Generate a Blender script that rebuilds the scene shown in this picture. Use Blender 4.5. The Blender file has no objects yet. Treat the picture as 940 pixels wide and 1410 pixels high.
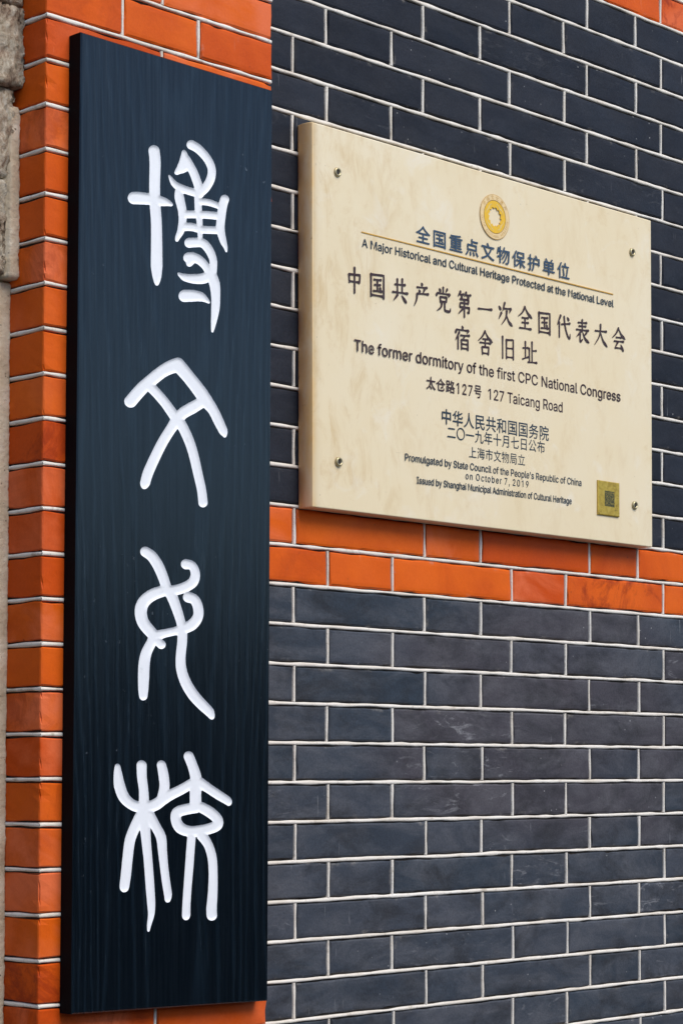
import bpy, math, random
import numpy as np
from mathutils import Vector, Matrix

random.seed(11)
rng = np.random.default_rng(5)
SC = bpy.context.scene
COL = SC.collection

# ------------------------------------------------------------------ camera
cam_data = bpy.data.cameras.new('camera')
cam = bpy.data.objects.new('camera', cam_data)
COL.objects.link(cam)
SC.camera = cam
RIGHT = Vector((0.69957733, -0.7145541, -0.00200092))
DOWN = Vector((0.0106638, 0.01324013, -0.99985548))
FWD = Vector((0.71447732, 0.69945489, 0.01688236))
m3 = Matrix((RIGHT, -DOWN, -FWD)).transposed()
cam.matrix_world = Matrix.Translation((-1.84007, -1.88319, 1.6)) @ m3.to_4x4()
cam_data.sensor_fit = 'VERTICAL'
cam_data.sensor_height = 36.0
cam_data.sensor_width = 24.0
cam_data.lens = 3077.3687 / 1410.0 * 36.0
# the photograph's lens is shifted upwards: verticals stay upright
cam_data.shift_x = -(475.754 - 470.0) / 1410.0
cam_data.shift_y = (1015.536 - 705.0) / 1410.0
cam_data.clip_start = 0.05
cam_data.clip_end = 500.0

# ------------------------------------------------------------------ light
SUN_ELEV = math.radians(48)
SUN_AZ = math.radians(-83)      # direction towards the sun, measured in the XY plane
world = bpy.data.worlds.new('World')
SC.world = world
world.use_nodes = True
wn = world.node_tree
wn.nodes.clear()
sky = wn.nodes.new('ShaderNodeTexSky')
sky.sky_type = 'NISHITA'
sky.sun_disc = False
sky.sun_elevation = SUN_ELEV
sky.sun_rotation = math.pi / 2 - SUN_AZ
sky.dust_density = 1.0
sky.air_density = 1.0
sky.ozone_density = 3.0
bg = wn.nodes.new('ShaderNodeBackground')
bg.inputs['Strength'].default_value = 0.11
wo = wn.nodes.new('ShaderNodeOutputWorld')
wn.links.new(sky.outputs[0], bg.inputs[0])
wn.links.new(bg.outputs[0], wo.inputs[0])

sun_data = bpy.data.lights.new('sun', 'SUN')
sun_data.energy = 1.9
sun_data.angle = math.radians(38)
sun_data.color = (1.0, 0.92, 0.80)
sun = bpy.data.objects.new('sun', sun_data)
COL.objects.link(sun)
sd = Vector((math.cos(SUN_AZ) * math.cos(SUN_ELEV), math.sin(SUN_AZ) * math.cos(SUN_ELEV), math.sin(SUN_ELEV)))
sun.rotation_euler = (-sd).to_track_quat('-Z', 'Y').to_euler()
sun.location = sd * 20

SC.view_settings.view_transform = 'Standard'
SC.view_settings.look = 'None'
SC.view_settings.exposure = 0.6
SC.view_settings.gamma = 1.0
SC.view_settings.use_curve_mapping = False
SC.render.film_transparent = False
SC.cycles.use_denoising = True
SC.cycles.max_bounces = 8
SC.cycles.caustics_reflective = False
SC.cycles.caustics_refractive = False

# ------------------------------------------------------------------ node helper
class NT:
    def __init__(s, name):
        s.m = bpy.data.materials.new(name)
        s.m.use_nodes = True
        s.t = s.m.node_tree
        s.t.nodes.clear()
        s.out = s.t.nodes.new('ShaderNodeOutputMaterial')
        s.b = s.t.nodes.new('ShaderNodeBsdfPrincipled')
        s.t.links.new(s.b.outputs[0], s.out.inputs[0])
        s.geo = s.t.nodes.new('ShaderNodeNewGeometry')
        s.tc = s.t.nodes.new('ShaderNodeTexCoord')

    def _in(s, sock, v):
        if isinstance(v, bpy.types.NodeSocket):
            s.t.links.new(v, sock)
        elif v is not None:
            sock.default_value = v

    def vec(s, scale=(1, 1, 1), loc=(0, 0, 0), rot=(0, 0, 0)):
        n = s.t.nodes.new('ShaderNodeMapping')
        n.inputs['Scale'].default_value = scale
        n.inputs['Location'].default_value = loc
        n.inputs['Rotation'].default_value = rot
        s.t.links.new(s.tc.outputs['Object'], n.inputs[0])
        return n.outputs[0]

    def noise(s, scale=5, detail=4, rough=.55, vec=None, dist=0, colour=False):
        n = s.t.nodes.new('ShaderNodeTexNoise')
        s._in(n.inputs['Vector'], vec if vec is not None else s.tc.outputs['Object'])
        n.inputs['Scale'].default_value = scale
        n.inputs['Detail'].default_value = detail
        n.inputs['Roughness'].default_value = rough
        n.inputs['Distortion'].default_value = dist
        return n.outputs['Color'] if colour else n.outputs['Fac']

    def voronoi(s, scale=5, vec=None, feature='F1'):
        n = s.t.nodes.new('ShaderNodeTexVoronoi')
        n.feature = feature
        s._in(n.inputs['Vector'], vec if vec is not None else s.tc.outputs['Object'])
        n.inputs['Scale'].default_value = scale
        return n.outputs['Distance']

    def ramp(s, fac, stops):
        n = s.t.nodes.new('ShaderNodeValToRGB')
        e = n.color_ramp.elements
        while len(e) > 1:
            e.remove(e[-1])
        for i, (p, c) in enumerate(stops):
            q = e[0] if i == 0 else e.new(p)
            q.position = p
            q.color = (*c, 1) if len(c) == 3 else c
        s._in(n.inputs[0], fac)
        return n.outputs[0]

    def rng(s, fac, a, b, c=0., d=1.):
        n = s.t.nodes.new('ShaderNodeMapRange')
        s._in(n.inputs[0], fac)
        for i, v in enumerate((a, b, c, d)):
            n.inputs[i + 1].default_value = v
        return n.outputs[0]

    def math(s, op, a, b=None):
        n = s.t.nodes.new('ShaderNodeMath')
        n.operation = op
        s._in(n.inputs[0], a)
        s._in(n.inputs[1], b)
        return n.outputs[0]

    def mix(s, fac, a, b, mode='MIX'):
        n = s.t.nodes.new('ShaderNodeMix')
        n.data_type = 'RGBA'
        n.blend_type = mode
        s._in(n.inputs[0], fac)
        for k, v in ((6, a), (7, b)):
            if not isinstance(v, bpy.types.NodeSocket) and len(v) == 3:
                v = (*v, 1)
            s._in(n.inputs[k], v)
        return n.outputs[2]

    def attr(s, name='tint'):
        n = s.t.nodes.new('ShaderNodeAttribute')
        n.attribute_name = name
        x = s.t.nodes.new('ShaderNodeSeparateColor')
        s.t.links.new(n.outputs['Color'], x.inputs[0])
        s.edge = n.outputs['Alpha']
        return x.outputs[0], x.outputs[1], x.outputs[2]

    def sep(s, v=None):
        x = s.t.nodes.new('ShaderNodeSeparateXYZ')
        s._in(x.inputs[0], v if v is not None else s.tc.outputs['Object'])
        return x.outputs

    def bump(s, h, strength=.3, dist=.002, prev=None):
        n = s.t.nodes.new('ShaderNodeBump')
        n.inputs['Strength'].default_value = strength
        n.inputs['Distance'].default_value = dist
        s._in(n.inputs['Height'], h)
        if prev is not None:
            s.t.links.new(prev, n.inputs['Normal'])
        return n.outputs[0]

    def done(s, col=None, rough=None, normal=None, spec=None, metal=None):
        s._in(s.b.inputs['Base Color'], (*col, 1) if isinstance(col, tuple) and len(col) == 3 else col)
        s._in(s.b.inputs['Roughness'], rough)
        s._in(s.b.inputs['Normal'], normal)
        s._in(s.b.inputs['Specular IOR Level'], spec)
        s._in(s.b.inputs['Metallic'], metal)
        return s.m


def shifted(n, k):
    """object coordinates, moved per brick so that no two bricks share a pattern"""
    r, g, b = n.attr()
    c = n.t.nodes.new('ShaderNodeCombineXYZ')
    for i, q in enumerate((r, g, b)):
        n.t.links.new(n.math('MULTIPLY', q, k), c.inputs[i])
    a = n.t.nodes.new('ShaderNodeVectorMath')
    a.operation = 'ADD'
    n.t.links.new(n.tc.outputs['Object'], a.inputs[0])
    n.t.links.new(c.outputs[0], a.inputs[1])
    return a.outputs[0]


def smap(n, v, scale):
    a = n.t.nodes.new('ShaderNodeVectorMath')
    a.operation = 'MULTIPLY'
    n.t.links.new(v, a.inputs[0])
    a.inputs[1].default_value = scale
    return a.outputs[0]


def mat_dark_brick(name, lo, hi, brown, haze, rough, spec):
    n = NT(name)
    r, g, b = n.attr()
    v = shifted(n, 3.0)
    c = n.mix(r, lo, hi)
    def patch(cx, cz, sx, sz):
        q = n.sep()
        ax = n.math('MULTIPLY', n.math('ADD', q[0], -(cx - .8)), 1 / sx)
        az = n.math('MULTIPLY', n.math('ADD', q[2], -cz), 1 / sz)
        return n.rng(n.math('ADD', n.math('MULTIPLY', ax, ax), n.math('MULTIPLY', az, az)), 0, 1, 1, 0)
    worn = patch(.50, 1.68, .42, .26)       # where people brush past: greyer, rubbed
    wiped = patch(.29, 1.62, .16, .085)     # a few bricks somebody scrubbed
    g2 = n.math('ADD', n.math('MULTIPLY', g, .42), n.math('MULTIPLY', worn, .62))
    c = n.mix(n.rng(g2, .42, .66, 0, .9), c, brown)
    big = n.noise(7, 4, .6, v, .6)
    c = n.mix(n.rng(big, .35, .7, .0, 1.0), c, n.mix(1., c, (1.45, 1.4, 1.36), 'MULTIPLY'))
    # worn horizontal clouding on every brick, chalky wiping only on a few
    cloud = n.noise(1, 7, .68, smap(n, v, (10, 10, 26)), .7)
    c = n.mix(n.rng(cloud, .42, .74, 0, haze), c, (.15, .15, .165))
    dkc = n.noise(1, 6, .66, smap(n, v, (12, 12, 22)), .5)
    c = n.mix(n.rng(dkc, .48, .68, 0, haze * 1.6), c, (.018, .018, .021))
    sw = n.noise(1, 6, .7, smap(n, v, (18, 18, 60)), 2.0)
    msk = n.math('MULTIPLY', n.rng(sw, .56, .72), n.math('MULTIPLY', n.rng(n.noise(6, 2, .5, v), .36, .50), n.math('MAXIMUM', wiped, n.rng(b, .84, .92, 0, .7))))
    c = n.mix(n.math('MULTIPLY', msk, min(1., haze * 1.8)), c, (.38, .38, .40))
    # thin scratches and runs of lime water
    ru = n.noise(1, 2, .5, smap(n, v, (210, 210, 16)))
    c = n.mix(n.math('MULTIPLY', n.rng(ru, .70, .76, 0, .5), n.rng(n.noise(10, 2, .5, v), .56, .66)), c, (.30, .31, .33))
    # pale specks of lime and small dark pits
    sp = n.voronoi(70, v)
    c = n.mix(n.math('MULTIPLY', n.rng(sp, .045, .09, .55, 0), n.rng(n.noise(9, 2, .5, v), .55, .65)), c, (.5, .5, .5))
    fine = n.noise(420, 3, .6, v)
    c = n.mix(.55, c, n.ramp(fine, [(.3, (.33, .33, .33)), (.7, (.67, .67, .67))]), 'OVERLAY')
    n.attr()
    # lime smeared over the arrises when the joints were struck
    sm = n.math('MULTIPLY', n.rng(n.edge, .1, .9), n.rng(n.noise(36, 5, .7, v), .60, .72, 0, .35))
    c = n.mix(sm, c, (.42, .38, .33))
    nb = n.bump(n.noise(60, 5, .6, v), .35, .002)
    nb = n.bump(fine, .25, .0006, nb)
    ro = n.rng(n.noise(11, 4, .6, v), .3, .7, rough - .1, rough + .14)
    return n.done(c, ro, nb, spec)


def mat_orange(name):
    n = NT(name)
    r, g, b = n.attr()
    v = shifted(n, 3.0)
    c = n.mix(r, (.58, .070, .003), (.78, .140, .007))
    big = n.noise(8, 4, .6, v, .5)
    c = n.mix(n.rng(big, .42, .72, 0, .75), c, (.50, .058, .003))
    # salmon coloured bloom on some bricks
    bl = n.math('MULTIPLY', n.rng(n.noise(9, 5, .6, v, .8), .42, .62), n.rng(g, .45, .75, .05, .9))
    c = n.mix(bl, c, (.76, .165, .060))
    # brown soot stains with ragged edges
    st = n.math('MULTIPLY', n.rng(n.noise(10, 7, .72, v, 1.0), .48, .60), n.rng(b, .55, .95, .06, .85))
    c = n.mix(st, c, (.30, .030, .004))
    sp = n.voronoi(55, v)
    c = n.mix(n.math('MULTIPLY', n.rng(sp, .05, .09, .7, 0), n.rng(n.noise(8, 2, .5, v), .56, .66)), c, (.12, .025, .012))
    # pale drips
    dr = n.noise(1, 3, .5, smap(n, v, (130, 130, 16)))
    c = n.mix(n.math('MULTIPLY', n.rng(dr, .68, .76, 0, .5), n.rng(n.noise(7, 2, .5, v), .5, .6)), c, (.75, .36, .24))
    fine = n.noise(380, 3, .6, v)
    c = n.mix(.22, c, n.ramp(fine, [(.3, (.36, .36, .36)), (.7, (.64, .64, .64))]), 'OVERLAY')
    n.attr()
    # lime smeared over the arrises when the joints were struck
    sm = n.math('MULTIPLY', n.rng(n.edge, .1, .9), n.rng(n.noise(36, 5, .7, v), .60, .72, 0, .30))
    c = n.mix(sm, c, (.42, .38, .33))
    nb = n.bump(n.noise(45, 5, .6, v), .3, .002)
    nb = n.bump(fine, .2, .0005, nb)
    return n.done(c, n.rng(n.noise(14, 4, .6, v), .3, .7, .45, .62), nb, .16)


def mat_bead(name):
    n = NT(name)
    w = n.noise(14, 5, .6)
    c = n.ramp(w, [(.25, (.60, .53, .44)), (.5, (.78, .73, .655)), (.75, (.84, .81, .755))])
    f = n.noise(160, 4, .7)
    c = n.mix(n.rng(f, .58, .76, 0, .7), c, (.26, .21, .16))
    d = n.noise(34, 4, .6)
    c = n.mix(n.rng(d, .62, .72, 0, .6), c, (.34, .27, .19))
    return n.done(c, .82, n.bump(n.noise(260, 4, .7), .6, .0012), .2)


def mat_bed(name):
    n = NT(name)
    c = n.ramp(n.noise(90, 4, .6), [(.3, (.03, .026, .024)), (.7, (.085, .07, .058))])
    return n.done(c, .95, n.bump(n.noise(200, 3, .6), .5, .001), .1)


def mat_wood(name):
    """dark blue-black stained board, brushed grain with two cathedral figures"""
    n = NT(name)
    xyz = n.sep()
    # cathedral rings: distance field of a slowly wandering paraboloid cut
    wob = n.noise(1, 3, .5, n.vec((9, 3, 1.3)))
    x = n.math('ADD', xyz[0], n.math('MULTIPLY', n.math('SUBTRACT', wob, .5), .07))
    zz = n.math('MULTIPLY', xyz[2], xyz[2])
    q = n.math('ADD', n.math('MULTIPLY', n.math('MULTIPLY', x, x), 420.), n.math('MULTIPLY', n.math('ADD', xyz[2], n.math('MULTIPLY', zz, .9)), -4.2))
    ringn = n.math('ADD', q, n.math('MULTIPLY', n.noise(1, 4, .6, n.vec((60, 10, 5))), 1.6))
    ring = n.math('SINE', n.math('MULTIPLY', ringn, 6.0))
    rings = n.rng(ring, .15, .95)
    fib = n.noise(1, 7, .72, n.vec((430, 60, 8)), .5)
    fib2 = n.noise(1, 4, .6, n.vec((900, 60, 30)))
    h = n.math('ADD', n.math('MULTIPLY', rings, .5), n.math('ADD', n.math('MULTIPLY', fib, 1.0), n.math('MULTIPLY', fib2, .5)))
    c = n.ramp(n.math('ADD', n.math('MULTIPLY', fib, .35), n.math('MULTIPLY', rings, .45)),
               [(.1, (.0010, .0024, .0044)), (.42, (.0022, .0050, .0086)), (.72, (.0040, .0088, .0146))])
    # pale filler left in the pores along the growth rings
    pore = n.math('MULTIPLY', n.rng(fib2, .56, .72), n.rng(ring, .70, .98))
    c = n.mix(n.math('MULTIPLY', pore, n.rng(n.noise(4, 2, .5), .40, .60, .12, .8)), c, (.026, .036, .045))
    c = n.mix(n.rng(n.noise(1, 3, .5, n.vec((500, 50, 14))), .66, .78, 0, .10), c, (.04, .055, .07))
    # rubbed, paler arrises and flecks of bare wood
    fl = n.math('MULTIPLY', n.rng(n.noise(120, 3, .6), .70, .76), n.rng(n.noise(6, 2, .5), .5, .7, 0, .8))
    c = n.mix(fl, c, (.12, .14, .16))
    nb = n.bump(h, .30, .0008)
    # blue-black lacquer: its sheen is tinted
    n.b.inputs['Specular Tint'].default_value = (.72, .88, 1.0, 1)
    ro = n.rng(fib, .35, .65, .19, .27)
    return n.done(c, ro, nb, n.rng(fib, .38, .60, .40, .56))


def mat_white_paint(name):
    n = NT(name)
    c = n.ramp(n.noise(40, 4, .6), [(.3, (.82, .84, .88)), (.7, (.87, .89, .93))])
    d = n.noise(55, 4, .6)
    c = n.mix(n.rng(d, .66, .78, 0, .4), c, (.45, .46, .48))
    return n.done(c, .45, n.bump(n.noise(60, 3, .5), .12, .001), .4)


def mat_plaque(name):
    n = NT(name)
    big = n.noise(5, 5, .6, None, .5)
    c = n.ramp(big, [(.28, (.76, .63, .405)), (.48, (.81, .695, .48)), (.72, (.84, .755, .58))])
    lg = n.noise(1.7, 2, .5, n.vec(loc=(.9, 0, .3)))
    c = n.mix(n.rng(lg, .40, .62, 0, .5), c, (.80, .665, .43))
    # rubbed patina blotches
    bl = n.noise(26, 7, .72, None, .5)
    c = n.mix(n.rng(bl, .58, .72, 0, .42), c, (.68, .52, .29))
    w = n.noise(24, 5, .6, n.vec(loc=(3, 1, 7)), .8)
    rub = n.noise(1, 7, .74, n.vec((34, 34, 14), loc=(4, 1, 2)), .6)
    near = n.rng(n.sep()[0], -.33, -.10, 1, .35)
    c = n.mix(n.math('MULTIPLY', n.rng(rub, .50, .66, 0, .6), near), c, (.62, .44, .21))
    c = n.mix(n.rng(w, .58, .75, 0, .35), c, (.86, .82, .74))
    # scratches: short slanting marks
    s1 = n.noise(1, 3, .6, n.vec((40, 40, 260), rot=(0, .5, 0)))
    c = n.mix(n.math('MULTIPLY', n.rng(s1, .70, .78, 0, .35), n.rng(n.noise(9, 2, .5), .5, .62)), c, (.46, .36, .22))
    sp = n.voronoi(85)
    c = n.mix(n.math('MULTIPLY', n.rng(sp, .05, .085, .6, 0), n.rng(n.noise(12, 2, .5), .58, .68)), c, (.30, .22, .12))
    # brown tarnish along the folded left edge
    xyz = n.sep()
    ed = n.rng(xyz[0], -.322, -.333, 0, 1)
    tn = n.noise(1, 5, .62, n.vec((60, 60, 22)))
    c = n.mix(n.math('MULTIPLY', ed, n.rng(tn, .34, .62, .25, .85)), c, (.80, .52, .19))
    dk = n.noise(1, 5, .65, n.vec((160, 90, 60), loc=(2, 0, 5)))
    c = n.mix(n.math('MULTIPLY', n.rng(xyz[0], -.29, -.335), n.rng(dk, .66, .74, 0, .8)), c, (.16, .10, .05))
    nb = n.bump(n.noise(30, 3, .5), .06, .002)
    nb = n.bump(n.noise(300, 2, .5), .08, .0004, nb)
    return n.done(c, n.rng(bl, .3, .7, .42, .58), nb, .3, .0)


def mat_flat(name, col, rough=.5, var=.15, metal=0., spec=.3):
    n = NT(name)
    c = n.mix(n.rng(n.noise(130, 3, .6), .35, .75, 0, 1), col, tuple(q * (1 - var) + .12 * var for q in col))
    return n.done(c, rough, None, spec, metal)


def mat_brass(name):
    n = NT(name)
    c = n.ramp(n.noise(130, 4, .6, None, .6), [(.3, (.40, .25, .035)), (.55, (.58, .40, .06)), (.75, (.62, .45, .12))])
    d = n.noise(150, 5, .7, n.vec(loc=(1, 4, 2)), 1.)
    c = n.mix(n.rng(d, .58, .68, 0, .75), c, (.10, .09, .03))
    return n.done(c, n.rng(d, .3, .7, .3, .55), n.bump(d, .2, .0006), .5, .55)


def mat_code_square(name):  # dark mottle for the square that replaces the tag's code
    n = NT(name)
    c = n.ramp(n.noise(420, 3, .7), [(.38, (.030, .038, .022)), (.50, (.085, .085, .035)), (.62, (.34, .25, .06))])
    return n.done(c, .5, None, .3, .3)


def mat_stone(name):
    n = NT(name)
    v = n.vec((1, 1, .55))
    a = n.noise(75, 8, .74, v, .8)
    c = n.ramp(a, [(.34, (.08, .05, .035)), (.44, (.38, .29, .21)), (.53, (.58, .50, .39)), (.66, (.80, .74, .64))])
    m = n.noise(14, 4, .6)
    c = n.mix(n.rng(m, .5, .72, 0, .6), c, (.34, .20, .15))
    g = n.noise(20, 4, .6, n.vec(loc=(5, 2, 1)))
    c = n.mix(n.rng(g, .58, .72, 0, .5), c, (.17, .155, .10))
    nb = n.bump(n.noise(130, 7, .75, v), 1.0, .006)
    return n.done(c, .92, nb, .15)


def mat_cement(name):
    n = NT(name)
    c = n.ramp(n.noise(30, 6, .65), [(.3, (.44, .34, .23)), (.5, (.62, .51, .37)), (.72, (.74, .65, .52))])
    sp = n.voronoi(150)
    c = n.mix(n.math('MULTIPLY', n.rng(sp, .10, .2, .85, 0), n.rng(n.noise(40, 2, .5), .5, .6)), c, (.07, .05, .04))
    return n.done(c, .92, n.bump(n.noise(180, 5, .7), .8, .003), .15)


def mat_ground(name):
    n = NT(name)
    c = n.ramp(n.noise(3, 6, .6), [(.3, (.07, .068, .065)), (.7, (.12, .115, .11))])
    return n.done(c, .85, n.bump(n.noise(60, 4, .6), .4, .004), .2)


M_DARK_UP = mat_dark_brick('dark_brick_upper', (.0095, .0120, .0195), (.0150, .0180, .0270), (.014, .016, .023), .09, .55, .16)
M_DARK_LO = mat_dark_brick('dark_brick_lower', (.0225, .0320, .0465), (.041, .048, .064), (.047, .043, .052), .46, .6, .25)
M_ORANGE = mat_orange('orange_brick')
M_BEAD = mat_bead('white_pointing')
M_BED = mat_bed('joint_bed')
M_WOOD = mat_wood('stained_wood')
M_WOOD_EDGE = mat_flat('raw_black_edge', (.0022, .0026, .0034), .75, .0, 0., .1)
M_WHITE = mat_white_paint('white_paint')
M_PLAQUE = mat_plaque('cream_metal')
M_BLUE = mat_flat('blue_ink', (.030, .068, .125), .5, .3)
M_BROWN = mat_flat('brown_ink', (.040, .014, .018), .5, .3)
M_TEAL = mat_flat('slate_ink', (.022, .040, .062), .5, .3)
M_GOLD = mat_flat('gold_paint', (.84, .50, .025), .42, .12, .0)
M_BAND = mat_flat('pale_gold', (.84, .63, .33), .45, .2)
M_BIRD = mat_flat('pale_bird', (.82, .60, .20), .45, .2)
M_RULE = mat_flat('rule_paint', (.62, .35, .05), .5, .25)
M_RING = mat_flat('ring_paint', (.62, .36, .09), .5, .25)
M_BRASS = mat_brass('brass')
M_SCREW = mat_flat('screw_metal', (.52, .44, .26), .35, .3, .6)
M_HOLE = mat_flat('screw_recess', (.025, .02, .015), .7)
M_CODE = mat_code_square('code_mottle')
M_STONE = mat_stone('rough_stone')
M_CEMENT = mat_cement('cement')
M_GROUND = mat_ground('paving')


# ------------------------------------------------------------------ object helpers
def mesh_obj(name, verts, faces, mats, parent=None, tint=None, midx=None, smooth=False):
    me = bpy.data.meshes.new(name)
    me.from_pydata([tuple(map(float, v)) for v in verts], [], [tuple(map(int, f)) for f in faces])
    for m in (mats if isinstance(mats, (list, tuple)) else [mats]):
        me.materials.append(m)
    if midx is not None:
        me.polygons.foreach_set('material_index', np.array(midx, np.int32))
    if tint is not None:
        a = me.color_attributes.new('tint', 'FLOAT_COLOR', 'POINT')
        a.data.foreach_set('color', np.array(tint, np.float32).ravel())
    if smooth:
        me.polygons.foreach_set('use_smooth', np.ones(len(me.polygons), bool))
    me.update()
    o = bpy.data.objects.new(name, me)
    COL.objects.link(o)
    if parent:
        o.parent = parent
    return o


def empty(name, loc, label, cat, group=None):
    o = bpy.data.objects.new(name, None)
    o.empty_display_size = .1
    COL.objects.link(o)
    o.location = loc
    o['label'] = label
    o['category'] = cat
    if group:
        o['group'] = group
    return o


class MB:
    """collects vertices and faces of one mesh"""
    def __init__(s):
        s.v, s.f, s.t, s.mi = [], [], [], []

    def add(s, verts, faces, tint=(0, 0, 0, 1), mi=0):
        o = len(s.v)
        s.v.extend(verts)
        s.f.extend([tuple(i + o for i in f) for f in faces])
        s.t.extend([tint] * len(verts))
        s.mi.extend([mi] * len(faces))

    def build(s, name, mats, parent=None, origin=(0, 0, 0), smooth=False, fn=None):
        v = [fn(p) for p in s.v] if fn else s.v
        v = [(p[0] - origin[0], p[1] - origin[1], p[2] - origin[2]) for p in v]
        return mesh_obj(name, v, s.f, mats, parent, s.t, s.mi, smooth)


def box_faces():
    return [(0, 3, 2, 1), (4, 5, 6, 7), (0, 1, 5, 4), (1, 2, 6, 5), (2, 3, 7, 6), (3, 0, 4, 7)]


def box(x0, x1, y0, y1, z0, z1):
    return [(x0, y0, z0), (x1, y0, z0), (x1, y1, z0), (x0, y1, z0), (x0, y0, z1), (x1, y0, z1), (x1, y1, z1), (x0, y1, z1)], box_faces()


def wander(n, amp, k=4):
    """smooth 1-D noise"""
    q = rng.normal(0, 1, n + 2 * k)
    q = np.convolve(q, np.hanning(2 * k + 1) / np.sqrt((np.hanning(2 * k + 1) ** 2).sum()), 'same')[k:k + n]
    return q * amp


def brick(mb, x0, x1, z0, z1, y, depth, xform, rough=.00042, wrap=None, bev=.0016):
    """one brick: ragged outline, worn arris, slightly out of true.  face looks to -y in local space"""
    step = .011
    nx, nz = max(3, int((x1 - x0) / step)), max(3, int((z1 - z0) / step))
    P, N = [], []
    for i in range(nx):
        P.append((x0 + (x1 - x0) * i / nx, z0)); N.append((0, -1))
    for i in range(nz):
        P.append((x1, z0 + (z1 - z0) * i / nz)); N.append((1, 0))
    for i in range(nx):
        P.append((x1 - (x1 - x0) * i / nx, z1)); N.append((0, 1))
    for i in range(nz):
        P.append((x0, z1 - (z1 - z0) * i / nz)); N.append((-1, 0))
    P = np.array(P); N = np.array(N, float)
    n = len(P)
    w = wander(n, rough, 2) + wander(n, rough * .6, 1)
    chip = np.where(rng.random(n) < .02, rng.uniform(.0006, .0018, n), 0)
    P = P + N * (w - chip)[:, None]
    cx, cz = (x0 + x1) / 2, (z0 + z1) / 2
    tx, tz = rng.normal(0, .0022), rng.normal(0, .005)
    dy = rng.normal(0, .00035)
    # corner-aware inset
    In = np.stack([np.clip(P[:, 0], x0 + bev * 1.2, x1 - bev * 1.2), np.clip(P[:, 1], z0 + bev * 1.2, z1 - bev * 1.2)], 1)
    In2 = np.stack([np.clip(P[:, 0], x0 + bev * 3.5, x1 - bev * 3.5), np.clip(P[:, 1], z0 + bev * 3.5, z1 - bev * 3.5)], 1)
    yo = y + dy
    def yy(p):
        return yo + (p[:, 0] - cx) * tx * .6 + (p[:, 1] - cz) * tz
    rings = [(P, np.full(n, y + depth)), (P, yy(P) + bev * (1 + .35 * wander(n, 1, 2).clip(-1.5, 1.5)) + chip), (In, yy(In) + .00025), (In2, yy(In2))]
    V, F = [], []
    for p, q in rings:
        V += [xform((a[0], b, a[1])) for a, b in zip(p, q)]
    for k in range(3):
        for i in range(n):
            j = (i + 1) % n
            F.append((k * n + i, k * n + j, (k + 1) * n + j, (k + 1) * n + i))
    F.append(tuple(range(3 * n, 4 * n)))
    t3 = tuple(rng.random(3))
    mb.add(V, F, (*t3, 0))
    for i in range(2 * n):
        mb.t[-4 * n + i] = (*t3, 1.)
    for i in range(2 * n, 3 * n):
        mb.t[-4 * n + i] = (*t3, .75)


def bead(mb, a, b, y, half, xform, vertical=False, h=.0030):
    """a hand-run ribbon of white pointing between two points of the face"""
    L = abs(b[0] - a[0]) + abs(b[1] - a[1])
    n = max(3, int(L / .008) + 1)
    off = wander(n, .00016, 3) + wander(n, .00016, 12)
    wd = half * (1 + wander(n, .13, 2)).clip(.6, 1.4)
    hh = wander(n, .00018, 2)
    prof = [(-1, h), (-.86, .0006), (-.35, -.0002), (.35, -.0002), (.86, .0006), (1, h)]
    V, F = [], []
    for i in range(n):
        t = i / (n - 1)
        px, pz = a[0] + (b[0] - a[0]) * t, a[1] + (b[1] - a[1]) * t
        for u, d in prof:
            s = u * wd[i] + off[i]
            q = (px + s, y + d + (hh[i] if d < h else 0), pz) if vertical else (px, y + d + (hh[i] if d < h else 0), pz + s)
            V.append(xform(q))
    m = len(prof)
    for i in range(n - 1):
        for k in range(m - 1):
            f = (i * m + k, i * m + k + 1, (i + 1) * m + k + 1, (i + 1) * m + k)
            F.append(f if vertical else f[::-1])
    mb.add(V, F)


H = .046565                # course height
Z0 = 1.82425               # the joint under the lower orange band
P_ = .335
GAP = .0034                # half the joint
ident = lambda p: p

# ------------------------------------------------------------------ ground
g = mesh_obj('ground', [(-60, -60, 0), (60, -60, 0), (60, 60, 0), (-60, 60, 0)], [(0, 1, 2, 3)], M_GROUND)
g['kind'] = 'structure'

# ------------------------------------------------------------------ brick wall
XL, XR = -.16, 1.75
COLS = {'A': [-.011, .6791, 1.6671, 1.9846], 'B': []}
Ucol = {0: -.011, 1: .16, 2: .4987, 3: .6791, 4: 1.1797 - .003, 5: 1.5182 - .004, 6: 1.6671, 7: 1.9846, 8: 2.1586}
# perpends (in pairs of stretcher + header) of the two alternating courses
rowA = [-1.33, -1.0, -.33, -.005, .6755, .997, 1.662, 1.990, 2.66, 2.99, 3.66, 3.99, 4.66, 4.99, 5.4]
rowB = [-1.5, -.84, -.5, .162, .4985, 1.176, 1.512, 2.164, 2.50, 3.164, 3.50, 4.164, 4.5, 5.164, 5.5]

wall = empty('brick_wall', (.8, 0, 0), 'wall of dark glazed bricks with white pointing and two orange bands, behind the cream plaque', 'brick wall')
WO = (.8, 0, 0)
K_TOP, K_BOT = -29, 39     # course k spans joint k (top) to k+1 (bottom), counted downwards
parts = {}
beads = MB()


def kind(k):
    if k in (-2, -1) or k in (-20, -19):
        return 'orange_lower' if k > -10 else 'orange_upper'
    if k < -20:
        return 'dark_top'
    return 'dark_upper' if k < -2 else 'dark_lower'


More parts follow.
